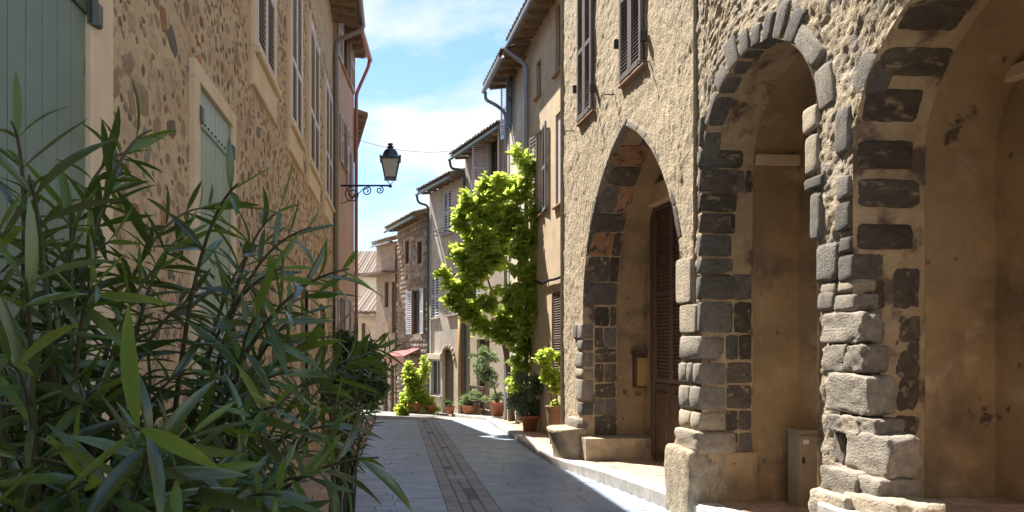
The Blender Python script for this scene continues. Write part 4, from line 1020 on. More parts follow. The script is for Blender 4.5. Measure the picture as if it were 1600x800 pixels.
# tan house with white shutters
def ray_hit(o, ang, x):
    a = (x - PX) / F; u = (-math.sin(ang), math.cos(ang)); t = (a * o[1] - o[0]) / (u[0] - a * u[1]); return (o[0] + u[0] * t, o[1] + u[1] * t, 0)
R_ = math.radians
P4a = ((806 - PX) * 20.4 / F, 20.4, 0); P4b = ray_hit(P4a, R_(18), 727)
h4, f4, L4, H4 = right_house('tan_house', 'tan house with lilac shutters above the green vine', P4a, P4b, 7.95, 'tanr',
    holes=((735, 746, 243, 320), (764, 780, 218, 298), (738, 752, 430, 490), (745, 765, 530, 640)), over=.5, gut='pipe_teal', ext1=.1)
for i, w in enumerate(H4[:3]):
    window(f4, w, h4, .14); mid = (w[0] + w[1]) / 2
    if i != 1:
        for p, q in ((w[0] + .01, mid - .004), (mid + .004, w[1] - .01)): shutter(f4, p, q, w[2], w[3], -.03, 'white_shut', h4, n=16, single=True)
    else:
        leaf(f4, w[0] - .02, .5, w[2], w[3], .5, 'lilac_shut', h4, side=-1); leaf(f4, w[1] + .02, .5, w[2], w[3], 1.2, 'lilac_shut', h4)
    sill(f4, w[0], w[1], w[2], h4, 'pstone', h=.05)
w = H4[3]; m = MB(); m.box(f4.pt((w[0] + w[1]) / 2, (w[2] + w[3]) / 2, -.14), f4.u, Z, f4.n, (w[1] - w[0]) / 2, (w[3] - w[2]) / 2, .02); m.build('door', M['wood'], h4)
zg = 7.85; pipe([f4.pt(L4 + .05, zg - .02, .55), f4.pt(L4 + .05, zg - .28, .5), f4.pt(L4 - .02, zg - .3, .2), f4.pt(L4 - .05, zg - .35, .07), f4.pt(L4 - .05, gz(24), .07)], h4, 'pipe_teal', .045)
# grey-beige house with arched door
P5a = (P4b[0] - .06, P4b[1] + .06, 0); P5b = ray_hit(P5a, R_(21), 671)
h5, f5, L5, H5 = right_house('beige_house', 'pale beige house with an arched door and yellow drainpipe', P5a, P5b, 7.35, 'greyr',
    holes=((693, 706, 297, 366), (674, 686, 430, 497), (700, 713, 425, 492), (673, 689, 562, 618), (691, 709, 545, 660)), over=.45, gut='pipe_teal', ext1=.1)
for i, w in enumerate(H5[:3]):
    mid = (w[0] + w[1]) / 2; window(f5, w, h5, .14)
    for p, q in ((w[0] + .01, mid - .004), (mid + .004, w[1] - .01)): shutter(f5, p, q, w[2], w[3], -.02, 'white_shut', h5, n=14, single=True)
    sill(f5, w[0], w[1], w[2], h5, 'pstone', h=.05)
w = H5[0]; m = MB()
for z in (w[2] + .02, w[2] + .16): m.tube([f5.pt(w[0] - .25, z, 0), f5.pt(w[0] - .25, z, .28), f5.pt(w[1] + .25, z, .28), f5.pt(w[1] + .25, z, 0)], .012, 5)
m.build('window_rail', M['black'], h5)
w = H5[3]; window(f5, w, h5, .12, 'lilac_shut'); m = MB(); m.box(f5.pt((w[0] + w[1]) / 2, w[3] + .12, .04), f5.u, Z, f5.n, (w[1] - w[0]) / 2 + .15, .1, .07, .01); m.build('lintel', M['cream'], h5); sill(f5, w[0], w[1], w[2], h5, 'pstone')
a, b, c, d = H5[4]; m = MB(); n = 12; prev = None; w2 = (b - a) / 2
for k in range(n + 1):
    t = math.pi * k / n; s = (a + b) / 2 - w2 * math.cos(t); zz = d - w2 * .9 + w2 * .9 * math.sin(t)
    if prev: m.quad(f5.pt(prev[0], prev[1], -.003), f5.pt(s, zz, -.003), f5.pt(s, d + .002, -.003), f5.pt(prev[0], d + .002, -.003))
    prev = (s, zz)
m.build('door_arch', M['greyr'], h5)
for k in range(9):
    t = math.pi * (k + .5) / 9; c_ = f5.pt((a + b) / 2 - (w2 + .07) * math.cos(t), d - w2 * .9 + (w2 + .07) * .95 * math.sin(t), .01); tv = f5.u * math.sin(t) + Z * math.cos(t); nv = -f5.u * math.cos(t) + Z * math.sin(t)
    inst('voussoir', rock('pstone', 2, .05, 7), h5, frame_mat(c_, tv, nv, f5.n, .09, .075, .03))
plank_shutter(f5, a, b, c, d, -.14, 'wood', h5, 5, name='door')
pipe([f5.pt(.12, f5.px(717, 490)[1], .07), f5.pt(.12, gz(24), .07)], h5, 'pipe_yellow', .07)
zg = 7.28; pipe([f5.pt(L5 + .05, zg - .02, .5), f5.pt(L5 + .05, zg - .3, .45), f5.pt(L5 - .04, zg - .4, .07), f5.pt(L5 - .04, gz(26.5), .07)], h5, 'pipe_teal', .045)
# fieldstone house with red awning
P6a = (P5b[0] - .04, P5b[1] + .12, 0); P6b = ray_hit(P6a, R_(18), 621)
h6, f6, L6, H6 = right_house('fieldstone_house', 'brown fieldstone house with white shutters and a red awning', P6a, P6b, 6.55, 'fieldstone',
    holes=((652, 659, 376, 412), (633, 639, 375, 412), (644, 657, 453, 522), (632, 652, 565, 660)), over=.5, gut='pipe_teal', ext1=.1)
for w in H6[:2]: window(f6, w, h6, .14)
w = H6[2]; window(f6, w, h6, .14)
for sd, s in ((-1, w[0] - .02), (1, w[1] + .02)): leaf(f6, s, .5, w[2], w[3], .12, 'white_shut', h6, side=sd)
w = H6[3]; m = MB(); m.box(f6.pt((w[0] + w[1]) / 2, (w[2] + w[3]) / 2, -.12), f6.u, Z, f6.n, (w[1] - w[0]) / 2, (w[3] - w[2]) / 2, .02); m.build('door', M['redwood'], h6)
rs6 = random.Random(4); z = gz(28) + .2; 
stm = []
while z < 6.3:
    hgt = rs6.uniform(.12, .22); s = rs6.uniform(0, .2)
    while s < L6 - .1:
        wd = rs6.uniform(.16, .4)
        if not any(q[0] - .02 < s + wd and s < q[1] + .02 and q[2] - .02 < z + hgt and z < q[3] + .02 for q in H6): stm.append((s, z, wd, hgt))
        s += wd + .03
    z += hgt + .03
stm.sort(key=lambda q: -q[2] * q[3])
ft = MB()
for i, (s, z, wd, hgt) in enumerate(stm):
    kd = rs6.choice(M['fstone'])
    mw = frame_mat(f6.pt(s + wd / 2, z + hgt / 2, .0), f6.u, Z, f6.n, wd / 2, hgt / 2, .035); me = rock(kd, 2, .12, 4.0)
    if i < 200: inst('stone', me, h6, mw)
    else: ft.add([mw @ v_.co for v_ in me.vertices], [tuple(p.vertices) for p in me.polygons])
tag(ft.build('small_stones', M['pebble'][0], h6, True), kind='stuff')
aw = thing('awning', 'faded red cloth awning over the fieldstone house door', 'awning', f6.pt(1.5, gz(28)))
ra = rect(f6, 630, 546, 656, 576); m = MB()
A_ = [f6.pt(ra[0] - .1, ra[3] + .05, .02), f6.pt(ra[1] + .1, ra[3] + .05, .02), f6.pt(ra[1] + .1, ra[3] - .25, .7), f6.pt(ra[0] - .1, ra[3] - .25, .7)]
m.add(A_ + [p - V(0, 0, .03) for p in A_], [(0, 1, 2, 3), (7, 6, 5, 4), (0, 3, 7, 4), (1, 5, 6, 2), (0, 4, 5, 1)]); m.build('canopy', M['awning'], aw)
m = MB(); m.quad(A_[3] + V(0, 0, .002), A_[2] + V(0, 0, .002), A_[2] - V(0, 0, .32), A_[3] - V(0, 0, .32)); m.build('valance', M['awning'], aw)
# lower house at the bend
P7a = (P6b[0] - .1, P6b[1] + .3, 0); P7b = ray_hit(P7a, R_(28), 588)
h7, f7, L7, H7 = right_house('bend_house', 'low brown house at the bend of the lane', P7a, P7b, 6.15, 'fieldstone',
    holes=((601, 607, 440, 480), (612, 617, 440, 520), (599, 606, 560, 650), (610, 616, 570, 650)), over=.2, gut='zinc')
for w in H7: window(f7, w, h7, .14)
m = MB(); m.box(f7.pt(L7 * .5, f7.px(605, 428)[1], .3), f7.u, Z, f7.n, L7 / 2 + .2, .05, .45); m.build('porch_roof', M['tile'], h7)
# pale house closing the view
P8a = ((640 - PX) * 44 / F, 44, 0); P8b = ((520 - PX) * 44 / F, 44.6, 0)
h8, f8, L8, H8 = right_house('far_house', 'distant pale house with a tiled roof closing the lane', P8a, P8b, 6.0, 'cream',
    holes=((556, 562, 492, 520), (572, 578, 490, 520), (584, 589, 560, 640), (560, 567, 580, 640)), over=.35, slope=.42)
for w in H8: window(f8, w, h8, .14)
P9a = ((596 - PX) * 36 / F, 36, 0); P9b = ((545 - PX) * 36 / F, 36.2, 0)
h9, f9, L9, H9 = right_house('low_far_house', 'low grey house below the distant tiled roof', P9a, P9b, 3.2, 'tanr',
    holes=((553, 558, 505, 540), (565, 571, 505, 545), (580, 588, 560, 650), (561, 568, 575, 650)), over=.25)
for w in H9: window(f9, w, h9, .14)

# ------------------------------------------------------------------ street lamp
def lamp(label, wallp, reach, hang, S=1.0, nd=V(1, 0, 0)):
    """scrolled bracket from wallp along nd; lantern stands on its end"""
    t = thing('street_lamp', label, 'lamp', wallp)
    e = wallp + nd * reach; m = MB()
    m.tube([wallp, e], .024 * S, 8); m.box(wallp + V(0, 0, -.12 * S), nd.cross(Z), Z, nd, .03 * S, .2 * S, .012 * S)
    m.build('bracket', M['black'], t, True)
    def scroll(c, r0, turns, start, sgn, rad=.015):
        pts = [c + (nd * math.cos(start + sgn * k * .3) + Z * math.sin(start + sgn * k * .3)) * r0 * (1 - k * .3 / (turns * 6.283) * .85) for k in range(int(turns * 6.283 / .3))]
        q = MB(); q.tube(pts, rad * S, 6); q.build('scroll', M['black'], t, True)
    scroll(wallp + nd * .32 * S - Z * .22 * S, .20 * S, 1.9, 1.57, 1); scroll(wallp + nd * .66 * S - Z * .13 * S, .12 * S, 1.6, 1.57, -1)
    scroll(wallp + nd * .98 * S - Z * .11 * S, .10 * S, 1.6, 1.57, -1)
    q = MB(); q.tube([wallp + nd * (.02 + .12 * k) * S - Z * (.44 - .03 * k ** 1.6 if k < 6 else .04) * S for k in range(7)], .012 * S, 6); q.build('brace', M['black'], t, True)
    # lantern: four tapered panes between corner bars, domed roof, finial
    b = e + Z * .02 * S; 
    q = MB(); q.tube([b - Z * .06 * S, b], [.05 * S, .03 * S], 8); q.tube([b + nd * .0, b + nd * .07 * S + Z * .08 * S, b + nd * .11 * S + Z * .16 * S], .01 * S, 6); q.tube([b, b - nd * .07 * S + Z * .08 * S, b - nd * .11 * S + Z * .16 * S], .01 * S, 6); q.build('cradle', M['lantern'], t, True)
    zb_, zt_ = .16 * S, .60 * S; rb, rt = .13 * S, .215 * S; sd = nd.cross(Z); cor = ((1, 1), (1, -1), (-1, -1), (-1, 1))
    body = MB()
    for (i, j) in cor: body.tube([b + nd * i * rb + sd * j * rb + Z * zb_, b + nd * i * rt + sd * j * rt + Z * zt_], .013 * S, 6)
    body.box(b + Z * (zb_ - .01 * S), nd, sd, Z, rb + .02 * S, rb + .02 * S, .018 * S); body.box(b + Z * (zt_ + .012 * S), nd, sd, Z, rt + .03 * S, rt + .03 * S, .02 * S)
    fo = body.build('lantern', M['lantern'], t)
    for k in range(4):
        (i, j), (i2, j2) = cor[k], cor[(k + 1) % 4]; q = MB()
        q.quad(b + nd * i * rb * .97 + sd * j * rb * .97 + Z * zb_, b + nd * i2 * rb * .97 + sd * j2 * rb * .97 + Z * zb_, b + nd * i2 * rt * .97 + sd * j2 * rt * .97 + Z * zt_, b + nd * i * rt * .97 + sd * j * rt * .97 + Z * zt_); q.build('pane', M['frost'], fo)
    q = MB(); q.lathe(b + Z * zt_, [(.27 * S, .03 * S), (.25 * S, .06 * S), (.205 * S, .09 * S), (.185 * S, .16 * S), (.15 * S, .23 * S), (.09 * S, .275 * S), (.055 * S, .29 * S), (.06 * S, .30 * S), (.085 * S, .315 * S), (.085 * S, .33 * S), (.04 * S, .35 * S), (.045 * S, .37 * S), (.075 * S, .385 * S), (.06 * S, .405 * S), (.0 * S, .42 * S)], 16); q.build('hood', M['lantern'], fo, True)
    for (i, j) in cor: q = MB(); q.lathe(b + nd * i * rt * 1.08 + sd * j * rt * 1.08 + Z * zt_, [(.0, .0), (.03 * S, .01 * S), (.03 * S, .05 * S), (.0, .08 * S)], 8); q.build('finial', M['lantern'], fo, True)
    return t
lw = FL.pt(17.2, 0) ; Yl = 17.2
wp = V(-1.42 + .02, Yl, EYE + (PY - 290) * Yl / F); ex = (610 - PX) * Yl / F
lamp('dark green lantern on a scrolled iron bracket against the sky', wp, ex - wp.x, 0, 1.0)
Yl2 = 34; wp2 = V((553 - PX) * Yl2 / F, Yl2, EYE + (PY - 460) * Yl2 / F)
cable('overhead_wire', 'thin wire strung across the lane beneath the clouds', [P(528, 208, 17) * (1 - t) + P(722, 233, 23.2) * t + V(0, 0, -.25 * 4 * t * (1 - t)) for t in np.linspace(0, 1, 12)], .006)

# ------------------------------------------------------------------ plants
def leaf_mesh(name, mt, droop, width, fold=.42, bend=0.0):
    T = [0, .08, .22, .42, .62, .80, .93, 1.0]; Wd = [.14, .34, .78, 1.0, .95, .66, .27, .0]; vs = []; fs = []
    for t, w in zip(T, Wd):
        z = -droop * t * t + .06 * t; hw = w * width / 2; y = bend * t * t
        vs += [(t, y - hw, z + hw * fold), (t, y, z), (t, y + hw, z + hw * fold)]
    for i in range(len(T) - 1):
        b = i * 3; fs += [(b, b + 3, b + 4, b + 1), (b + 1, b + 4, b + 5, b + 2)]
    m = bpy.data.meshes.new(name); m.from_pydata(vs, [], fs); m.materials.append(mt); m.polygons.foreach_set('use_smooth', [True] * len(fs)); m.update(); return m
M['olea_y'] = mat('oleander_young_leaf', (0.125, 0.185, 0.035), 0.32, 0.3, 3, 0, hue=(0.085, 0.145, 0.03), rnd=0.4, spec=0.6, trans=(0.24, 0.34, 0.03))
OL = [leaf_mesh('leaf', M['olea'], d, w, bend=b) for d, w, b in ((.05, .145, .06), (.16, .16, -.08), (.32, .15, .10), (.02, .125, -.04), (.50, .14, .05), (.24, .13, -.14), (.40, .16, 0), (.10, .115, .12))]
OLY = [leaf_mesh('leaf', M['olea_y'], d, w, bend=b) for d, w, b in ((.05, .14, .05), (.14, .13, -.06), (-.05, .12, .03))]
rp_ = random.Random(21)
def leaf_matrix(p, d, up, L, roll=0.0):
    d = d.normalized(); z = up - d * up.dot(d); z = z.normalized() if z.length > 1e-4 else d.orthogonal().normalized()
    if roll: z = Matrix.Rotation(roll, 3, d) @ z
    y = z.cross(d); m = Matrix.Identity(4)
    for i in range(3): m[i][0] = d[i] * L; m[i][1] = y[i] * L; m[i][2] = z[i] * L; m[i][3] = p[i]
    return m
def oleander(label, base, tips, potr, Lr=(.095, .185), fill=1.0, nobj=295, leafy=(.5, 1.0), potname='flower_pot', gap=.055):
    t = thing('oleander', label, 'shrub', base, 'oleanders along the left wall')
    stems = MB(); leaves = []
    for tip in tips:
        tp = P(tip[0], tip[1] + 25, tip[2]); tang = V(*tip[3]) if len(tip) > 3 else None
        b = V(*base) + V(rp_.uniform(-.10, .10), rp_.uniform(-.10, .10), 0)
        hz = tp - b; c1 = b + V(hz.x * .15, hz.y * .15, hz.z * .62)
        c2 = (tp - tang.normalized() * .3) if tang else (b + V(hz.x * .45, hz.y * .45, hz.z * .97) + V(rp_.uniform(-.06, .06), rp_.uniform(-.06, .06), 0))
        N = 26; path = [b * (1 - k) ** 3 + c1 * 3 * k * (1 - k) ** 2 + c2 * 3 * k * k * (1 - k) + tp * k ** 3 for k in np.linspace(0, 1, N)]
        stems.tube(path, [.011 - .0085 * i / (N - 1) for i in range(N)], 5)
        seg = [0]
        for a, bb in zip(path, path[1:]): seg.append(seg[-1] + (bb - a).length)
        tot = seg[-1]; l = tot * leafy[0] if not tang else max(tot * .3, tot - .7); ph = rp_.uniform(0, 6)
        while l < tot:
            i = max(k for k in range(N) if seg[k] <= l); i = min(i, N - 2)
            f = (l - seg[i]) / max(1e-6, seg[i + 1] - seg[i]); p = path[i].lerp(path[i + 1], f); T = (path[i + 1] - path[i]).normalized()
            a1 = T.orthogonal().normalized(); a2 = T.cross(a1); rem = (tot - l) / tot; old = min(1, (tot - l) / .5)
            for k in range(3):
                if rp_.random() < .12 + .30 * old * (l < tot * .75): continue
                az = ph + k * 2.094 + rp_.uniform(-.35, .35); th = math.radians(rp_.uniform(28, 55) + 42 * old * rp_.uniform(.5, 1.2))
                d = T * math.cos(th) + (a1 * math.cos(az) + a2 * math.sin(az)) * math.sin(th)
                d = (d + V(0, 0, -.35 * old * rp_.random())).normalized()
                L = rp_.uniform(*Lr) * (.6 if tot - l < .03 else 1.0) * (1.15 if tang else 1.0)
                leaves.append((leaf_matrix(p, d, T + V(0, 0, .4), L, rp_.uniform(-.6, .6)), rp_.choice(OLY if (tot - l < .07 and rp_.random() < .7) or rp_.random() < .05 else OL)))
            ph += 1.05; l += gap * rp_.uniform(.8, 1.25)
    stems.build('stems', M['olea_s'], t, True)
    def vis_size(m):
        q = m.to_translation(); return -1.0 / max(q.y, .2) if q.y > .3 else 0
    leaves.sort(key=lambda q: vis_size(q[0])); rest = MB(); resty = MB(); keep = []
    for mw, me in leaves:
        if mw.to_translation().y < .45: continue
        keep.append((mw, me))
    vv = []; ff = []
    for i, (mw, me) in enumerate(keep):
        if i < nobj: inst('leaf', me, t, mw)
        else: (resty if me in OLY else rest).add([mw @ v_.co for v_ in me.vertices], [tuple(p.vertices) for p in me.polygons])
    for rb_, mk in ((rest, 'olea'), (resty, 'olea_y')):
        if rb_.v: tag(rb_.build('foliage', M[mk], t, True), kind='stuff')
    return t
def pot(label, c, r, h, mt='terra', group='terracotta pots along the lane', shape='pot', name='flower_pot'):
    t = thing(name, label, 'pot', c, group); m = MB()
    if shape == 'urn': prof = [(0, 0), (r * .62, 0), (r * .66, h * .12), (r * .9, h * .55), (r * .98, h * .82), (r * .92, h * .93), (r * 1.08, h * .95), (r * 1.08, h), (r * .88, h), (r * .84, h * .9)]
    elif shape == 'bowl': prof = [(0, 0), (r * .6, 0), (r * .85, h * .5), (r, h * .9), (r * 1.06, h * .92), (r * 1.06, h), (r * .92, h), (r * .88, h * .88)]
    else: prof = [(0, 0), (r * .70, 0), (r * .93, h * .78), (r * 1.06, h * .79), (r * 1.08, h), (r * .94, h), (r * .90, h * .88)]
    m.lathe(c, prof, 24); m.build('body', M[mt], t, True)
    q = MB(); q.lathe(c, [(0, h * .9), (r * .88, h * .89)], 18); q.build('soil', M['soil'], t); return t
polyA = [(0, 185), (20, 160), (240, 185), (300, 330), (380, 420), (400, 800), (0, 800)]
tipsA = [(238, 178, 1.75), (205, 215, 1.9), (18, 165, 1.35), (45, 250, 1.2), (110, 300, 1.5), (175, 270, 2.0), (290, 345, 2.0), (250, 395, 1.6), (150, 420, 1.2), (40, 410, 1.05), (15, 540, 1.0),
         (195, 640, .95, (-.1, -1.0, .12)), (90, 500, 1.4), (330, 430, 1.8), (120, 590, 1.3), (300, 550, 1.6), (25, 690, 1.1, (-.5, -.8, .1)), (290, 720, 1.2, (.5, -.8, .1)), (360, 640, 1.5), (110, 730, 1.1, (-.2, -1, .1)), (380, 730, 1.4), (220, 490, 1.8),
         (0, 330, 1.3), (70, 620, 1.5), (170, 560, 1.9), (250, 620, 1.9), (330, 300, 2.2), (20, 480, 1.6), (180, 350, 1.6), (90, 380, 1.8), (310, 650, 1.3), (200, 760, 1.3), (60, 780, 1.2), (330, 790, 1.3)]
tipsB = [(372, 262, 1.5), (450, 300, 1.95), (488, 330, 1.8), (545, 395, 1.6, (1, -.2, .12)), (440, 395, 1.6), (400, 470, 1.5), (475, 465, 1.9), (565, 530, 2.3, (1, .1, .25)), (592, 690, 1.5, (1, -.35, .05)), (525, 640, 1.8),
         (460, 555, 1.7), (430, 610, 1.4), (490, 720, 1.5), (440, 750, 1.3), (600, 515, 2.5, (1, .2, .35)), (385, 555, 1.7), (545, 600, 2.1), (420, 350, 2.1), (510, 430, 2.2), (505, 560, 2.3), (470, 680, 2.1), (395, 690, 1.8), (520, 500, 1.9, (1, 0, .1)), (410, 790, 1.4), (480, 790, 1.7), (350, 600, 2.1), (440, 500, 2.3)]
tipsC = [(598, 505, 5.2), (632, 512, 5.3, (1, .1, .35)), (560, 525, 5.4), (585, 565, 5.2), (612, 590, 5.2, (1, -.2, .15)), (540, 555, 5.6), (520, 600, 5.2), (575, 620, 5.0), (550, 640, 5.2), (618, 548, 5.4, (1, 0, .2)), (530, 520, 5.5), (500, 570, 5.4), (560, 590, 5.5), (590, 635, 5.2), (515, 650, 5.3), (570, 545, 5.0), (545, 600, 5.1), (595, 600, 5.5), (535, 680, 5.2), (575, 660, 5.4)]
bC = (-.42, 5.3, .20)
bA = (-.78, 1.55, .30); bB = (-.62, 2.0, .30)
oleander('large dark oleander nearest the camera before the big green shutter', bA, tipsA, .24)
oleander('tall oleander reaching over the lane before the green window', bB, tipsB, .24)
oleander('smaller oleander farther along, leaning into the lane before the orange house', bC, tipsC, .2, (.09, .15), nobj=150, gap=.05)
pot('terracotta pot holding the smaller oleander at the lane edge', (bC[0], bC[1], gz(5.3) + .006), .2, .36)
pot('terracotta pot holding the oleander by the big green shutter', (bA[0], bA[1], gz(1.5) + .09), .24, .36)
pot('terracotta pot holding the oleander by the green window', (bB[0], bB[1] + .02, gz(2) + .09), .24, .36)

def cloud_leaves(n, center, rad, size, mt, seed, shape='round', aspect=.6, lump=7, lrange=(.22, .5), parent=None, name='crown', squash=None, up=.5):
    """crown of many small leaves gathered on lumps, with gaps between them"""
    r = np.random.RandomState(seed); c = np.array(center); rad = np.array(rad)
    lc = r.normal(size=(lump, 3)); lc /= np.linalg.norm(lc, axis=1)[:, None]; lc *= (r.rand(lump, 1) ** .4) * .88
    lr = r.uniform(lrange[0], lrange[1], lump); k = r.choice(lump, n, p=lr ** 2 / (lr ** 2).sum())
    d = r.normal(size=(n, 3)); d /= np.linalg.norm(d, axis=1)[:, None]
    p = lc[k] + d * (lr[k] * r.rand(n) ** .35)[:, None]; P3 = c + p * rad
    P3 = P3 if squash is None else squash(P3)
    L = r.uniform(.7, 1.3, n) * size; a = r.normal(size=(n, 3)); a[:, 2] *= .6; a /= np.linalg.norm(a, axis=1)[:, None]
    u = d * .6 + r.normal(size=(n, 3)) * .5; u[:, 2] += up; b = np.cross(u, a); b /= np.linalg.norm(b, axis=1)[:, None] + 1e-9
    nn = np.cross(a, b); aL = a * L[:, None]; bL = b * (L * aspect * .5)[:, None]; f = nn * (L * .12)[:, None]
    v = np.stack([P3, P3 + aL * .45 + bL + f, P3 + aL - f * .8, P3 + aL * .45 - bL + f], 1).reshape(-1, 3)
    m = bpy.data.meshes.new(name); q = np.arange(n * 4).reshape(-1, 4); q = np.concatenate([q[:, [0, 1, 2]], q[:, [0, 2, 3]]])
    m.from_pydata(v.tolist(), [], q.tolist()); m.materials.append(mt); m.update()
    return tag(link(bpy.data.objects.new(name, m), parent), kind='stuff')
def gp(x, Y, zoff=0.0, ground=gz): return V((x - PX) * Y / F, Y, ground(Y) + zoff)
# flowering vine tree against the cream house
vt = thing('vine_tree', 'bright green vine tree climbing the cream house', 'tree', gp(797, 18.0))
b = gp(797, 18.0, .05, rz); m = MB(); tops = [P(782, 470, 17.6), P(815, 420, 18.0), P(760, 430, 17.2)]
for i, tp in enumerate(tops):
    bb = b + V(.05 * i, .04 * i, 0); m.tube([bb, bb.lerp(tp, .35) + V(.06, 0, .25), bb.lerp(tp, .7) + V(.05, 0, .3), tp], [.055, .045, .035, .02], 8)
m.tube([tops[1], P(826, 330, 18.0), P(824, 240, 18.0)], [.03, .02, .01], 6)
m.build('trunk', M['bark'], vt, True)
def blobs(lst, mt, dens, size, parent, seed, asp=.75):
    allv = []
    for i, (x, y, Y, rx, ry, rz_) in enumerate(lst):
        c = P(x, y, Y); rad = (rx * Y / F, rz_, ry * Y / F); n = int(dens * rx * ry / 100)
        o = cloud_leaves(n, c, rad, size, mt, seed + i, aspect=asp, parent=parent, lump=18, lrange=(.07, .24)); allv.append(o)
    return allv
rv = random.Random(8); outl = [(712, 470), (700, 430), (712, 385), (722, 345), (738, 310), (760, 290), (785, 280), (806, 285), (815, 240), (832, 250), (725, 490), (745, 508), (770, 512), (795, 515), (820, 515)]
sprays = [(x + rv.uniform(-9, 9), y + rv.uniform(-9, 9), min(16.9, 16.0 + (838 - x) * .012), rv.uniform(6, 13), rv.uniform(6, 14), .15) for (x, y) in outl * 2]
low = [(x, y, 16.6, 16, 20, .25) for x, y in ((800, 530), (822, 540), (780, 520), (812, 570), (830, 520), (806, 600))]
blobs([(742, 345, 17.0, 36, 38, .5), (778, 312, 16.8, 38, 34, .45), (730, 415, 16.8, 36, 40, .55), (778, 400, 16.8, 50, 60, .5), (812, 380, 16.2, 28, 60, .3), (765, 465, 16.8, 50, 38, .55), (812, 460, 16.2, 28, 42, .3), (718, 455, 16.8, 20, 26, .35), (824, 275, 16.1, 10, 44, .12), (806, 310, 16.3, 20, 26, .25), (752, 375, 16.9, 45, 50, .5), (716, 400, 16.8, 14, 18, .3), (760, 300, 16.9, 16, 16, .3), (790, 495, 16.7, 22, 20, .3), (738, 490, 16.8, 22, 18, .3), (826, 430, 16.1, 16, 40, .2), (800, 350, 16.4, 22, 30, .3), (700, 440, 16.9, 10, 12, .2), (724, 325, 17.0, 16, 20, .3), (705, 470, 16.9, 12, 16, .2), (750, 505, 16.8, 16, 14, .3), (835, 330, 16.0, 7, 60, .1), (815, 505, 16.2, 16, 22, .2), (792, 282, 16.8, 18, 14, .25), (834, 480, 16.0, 8, 30, .1)] + sprays + low, M['vine'], 40, .17, vt, 40)
# potted plants along the right pavement
GP = 'potted plants along the right pavement'
def potted(label, x, Y, r, h, parts, mt='terra', shape='pot', leafm='leaf_g', size=.09, dens=60, seed=1, stem=None, ground=rz, plabel='', asp=.5):
    c = gp(x, Y, .004, ground); pt = pot(plabel, c, r, h, mt, 'terracotta pots along the lane', shape)
    t = thing('potted_plant', label, 'plant', c + V(0, 0, h * .9), GP)
    m = MB()
    for k in range(4):
        a = parts[min(k, len(parts) - 1)]; tip = P(a[0], a[1], a[2]); bb = c + V(.03 * math.cos(k * 1.6), .03 * math.sin(k * 1.6), h * .88)
        m.tube([bb, bb.lerp(tip, .5) + V(.03 * math.cos(k), 0, .05), tip], [.016, .012, .006], 5)
    m.build('stem', M['bark'], t, True)
    for i, a in enumerate(parts):
        cloud_leaves(int(dens * a[3] * a[4] / 100), P(*a[:3]), (a[3] * a[2] / F, a[5], a[4] * a[2] / F), size, M[leafm], seed + i, parent=t, name='foliage', aspect=asp, lump=8)
potted('leafy climber on a cane by the brown shutter', 868, 13.3, .17, .72, [(862, 560, 13.3, 24, 16, .2), (872, 600, 13.3, 11, 30, .15), (852, 585, 13.3, 9, 18, .1), (866, 632, 13.3, 8, 10, .1)], 'terra_d', 'urn', 'vine', .10, 130, 60, plabel='tall dark clay urn beside the stone corner seat', asp=.7)
potted('dense grey green shrub in the wide terracotta pot', 828, 15.8, .20, .36, [(822, 618, 15.8, 28, 34, .35), (832, 605, 15.6, 20, 22, .3), (812, 630, 15.9, 18, 20, .3)], 'terra', 'pot', 'leaf_gg', .075, 260, 70, plabel='wide orange terracotta pot on the sunlit pavement')
potted('slender shrub in a pot before the vine trunk', 778, 20.5, .21, .42, [(757, 565, 20.4, 26, 24, .4), (765, 590, 20.4, 18, 22, .3), (775, 622, 20.5, 18, 12, .25)], 'terra', 'pot', 'leaf_gg', .10, 130, 80, plabel='terracotta pot below the vine tree on the crest')
potted('low spiky plant in a bowl below the tan house', 735, 22.5, .28, .30, [(738, 622, 22.5, 18, 12, .3), (728, 626, 22.5, 12, 10, .2)], 'terra', 'bowl', 'leaf_gg', .14, 160, 90, plabel='shallow clay bowl below the tan house', asp=.25)
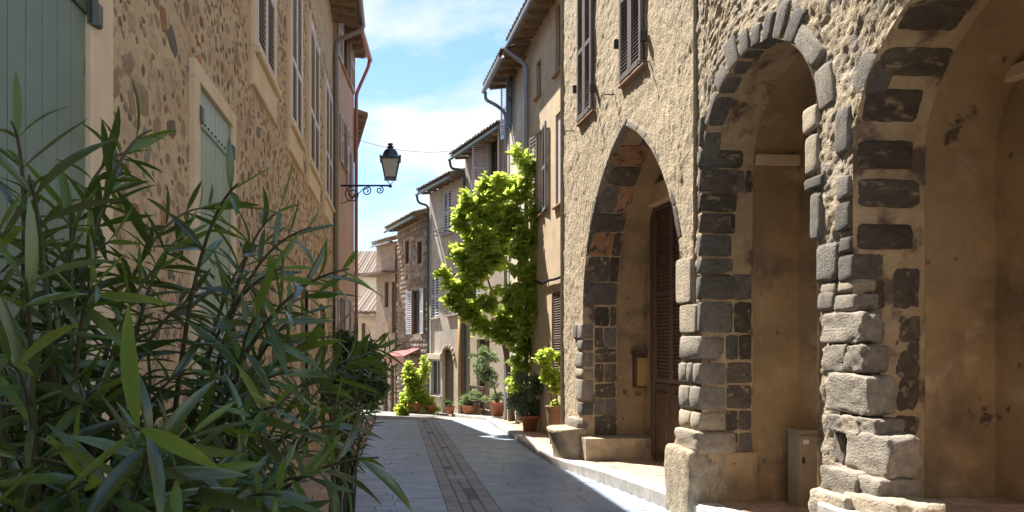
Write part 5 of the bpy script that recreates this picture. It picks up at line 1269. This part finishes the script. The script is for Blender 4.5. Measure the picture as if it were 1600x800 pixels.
potted('small green plant in a pot beside the arched door', 703, 23.5, .17, .28, [(702, 632, 23.5, 9, 10, .18)], 'terra', 'pot', 'leaf_g', .10, 200, 95, plabel='small clay pot beside the arched door')
potted('bright bushy plant in a pot below the shop window', 673, 24.4, .20, .28, [(674, 630, 24.4, 14, 18, .3)], 'terra', 'pot', 'vine', .13, 160, 97, plabel='clay pot below the beige house window')
potted('large bright climber spilling from a trough under the awning', 645, 24.6, .38, .36, [(635, 625, 24.6, 18, 30, .4), (650, 610, 24.6, 18, 32, .4), (658, 580, 24.8, 10, 26, .3), (642, 590, 24.6, 14, 22, .3), (628, 642, 24.4, 14, 12, .3)], 'terra', 'bowl', 'vine', .15, 130, 99, plabel='wide clay trough before the awning', asp=.7)
# dark shrub and pot along the left wall
potted('dark rounded shrub in a pot along the left wall', 533, 11.2, .24, .45, [(565, 590, 11.2, 40, 55, .45), (545, 560, 11.2, 30, 40, .4), (578, 560, 11.6, 24, 40, .4), (530, 610, 10.8, 26, 35, .3)], 'terra', 'pot', 'leaf_g', .14, 110, 120, ground=lambda Y: gz(Y) + .1, plabel='terracotta pot on the shaded left pavement', asp=.3)
# bench of wood beside the pots
bt = thing('garden_bench', 'weathered wooden bench between the pots and the tan house', 'bench', gp(738, 21.2, 0, rz))
Fb = Fr((P(742, 0, 22.3).x + .3, 22.2), (-.31, .95), 1); zb = rz(22) ; 
for k in range(3): m = MB(); m.box(Fb.pt(.55, zb + .44, .1 + .13 * k), Fb.u, Z, Fb.n, .6, .018, .055, .006); m.build('seat_plank', M['wood'], bt)
for k in range(2): m = MB(); m.box(Fb.pt(.55, zb + .66 + .16 * k, .02), Fb.u, Z, Fb.n, .6, .055, .018, .006); m.build('back_plank', M['wood'], bt)
for s in (.05, 1.05):
    for o_ in (.05, .38): m = MB(); m.box(Fb.pt(s, zb + (.43 if o_ < .1 else .21), o_ - .03), Fb.u, Z, Fb.n, .03, .43 if o_ < .1 else .21, .03); m.build('leg', M['wood'], bt)
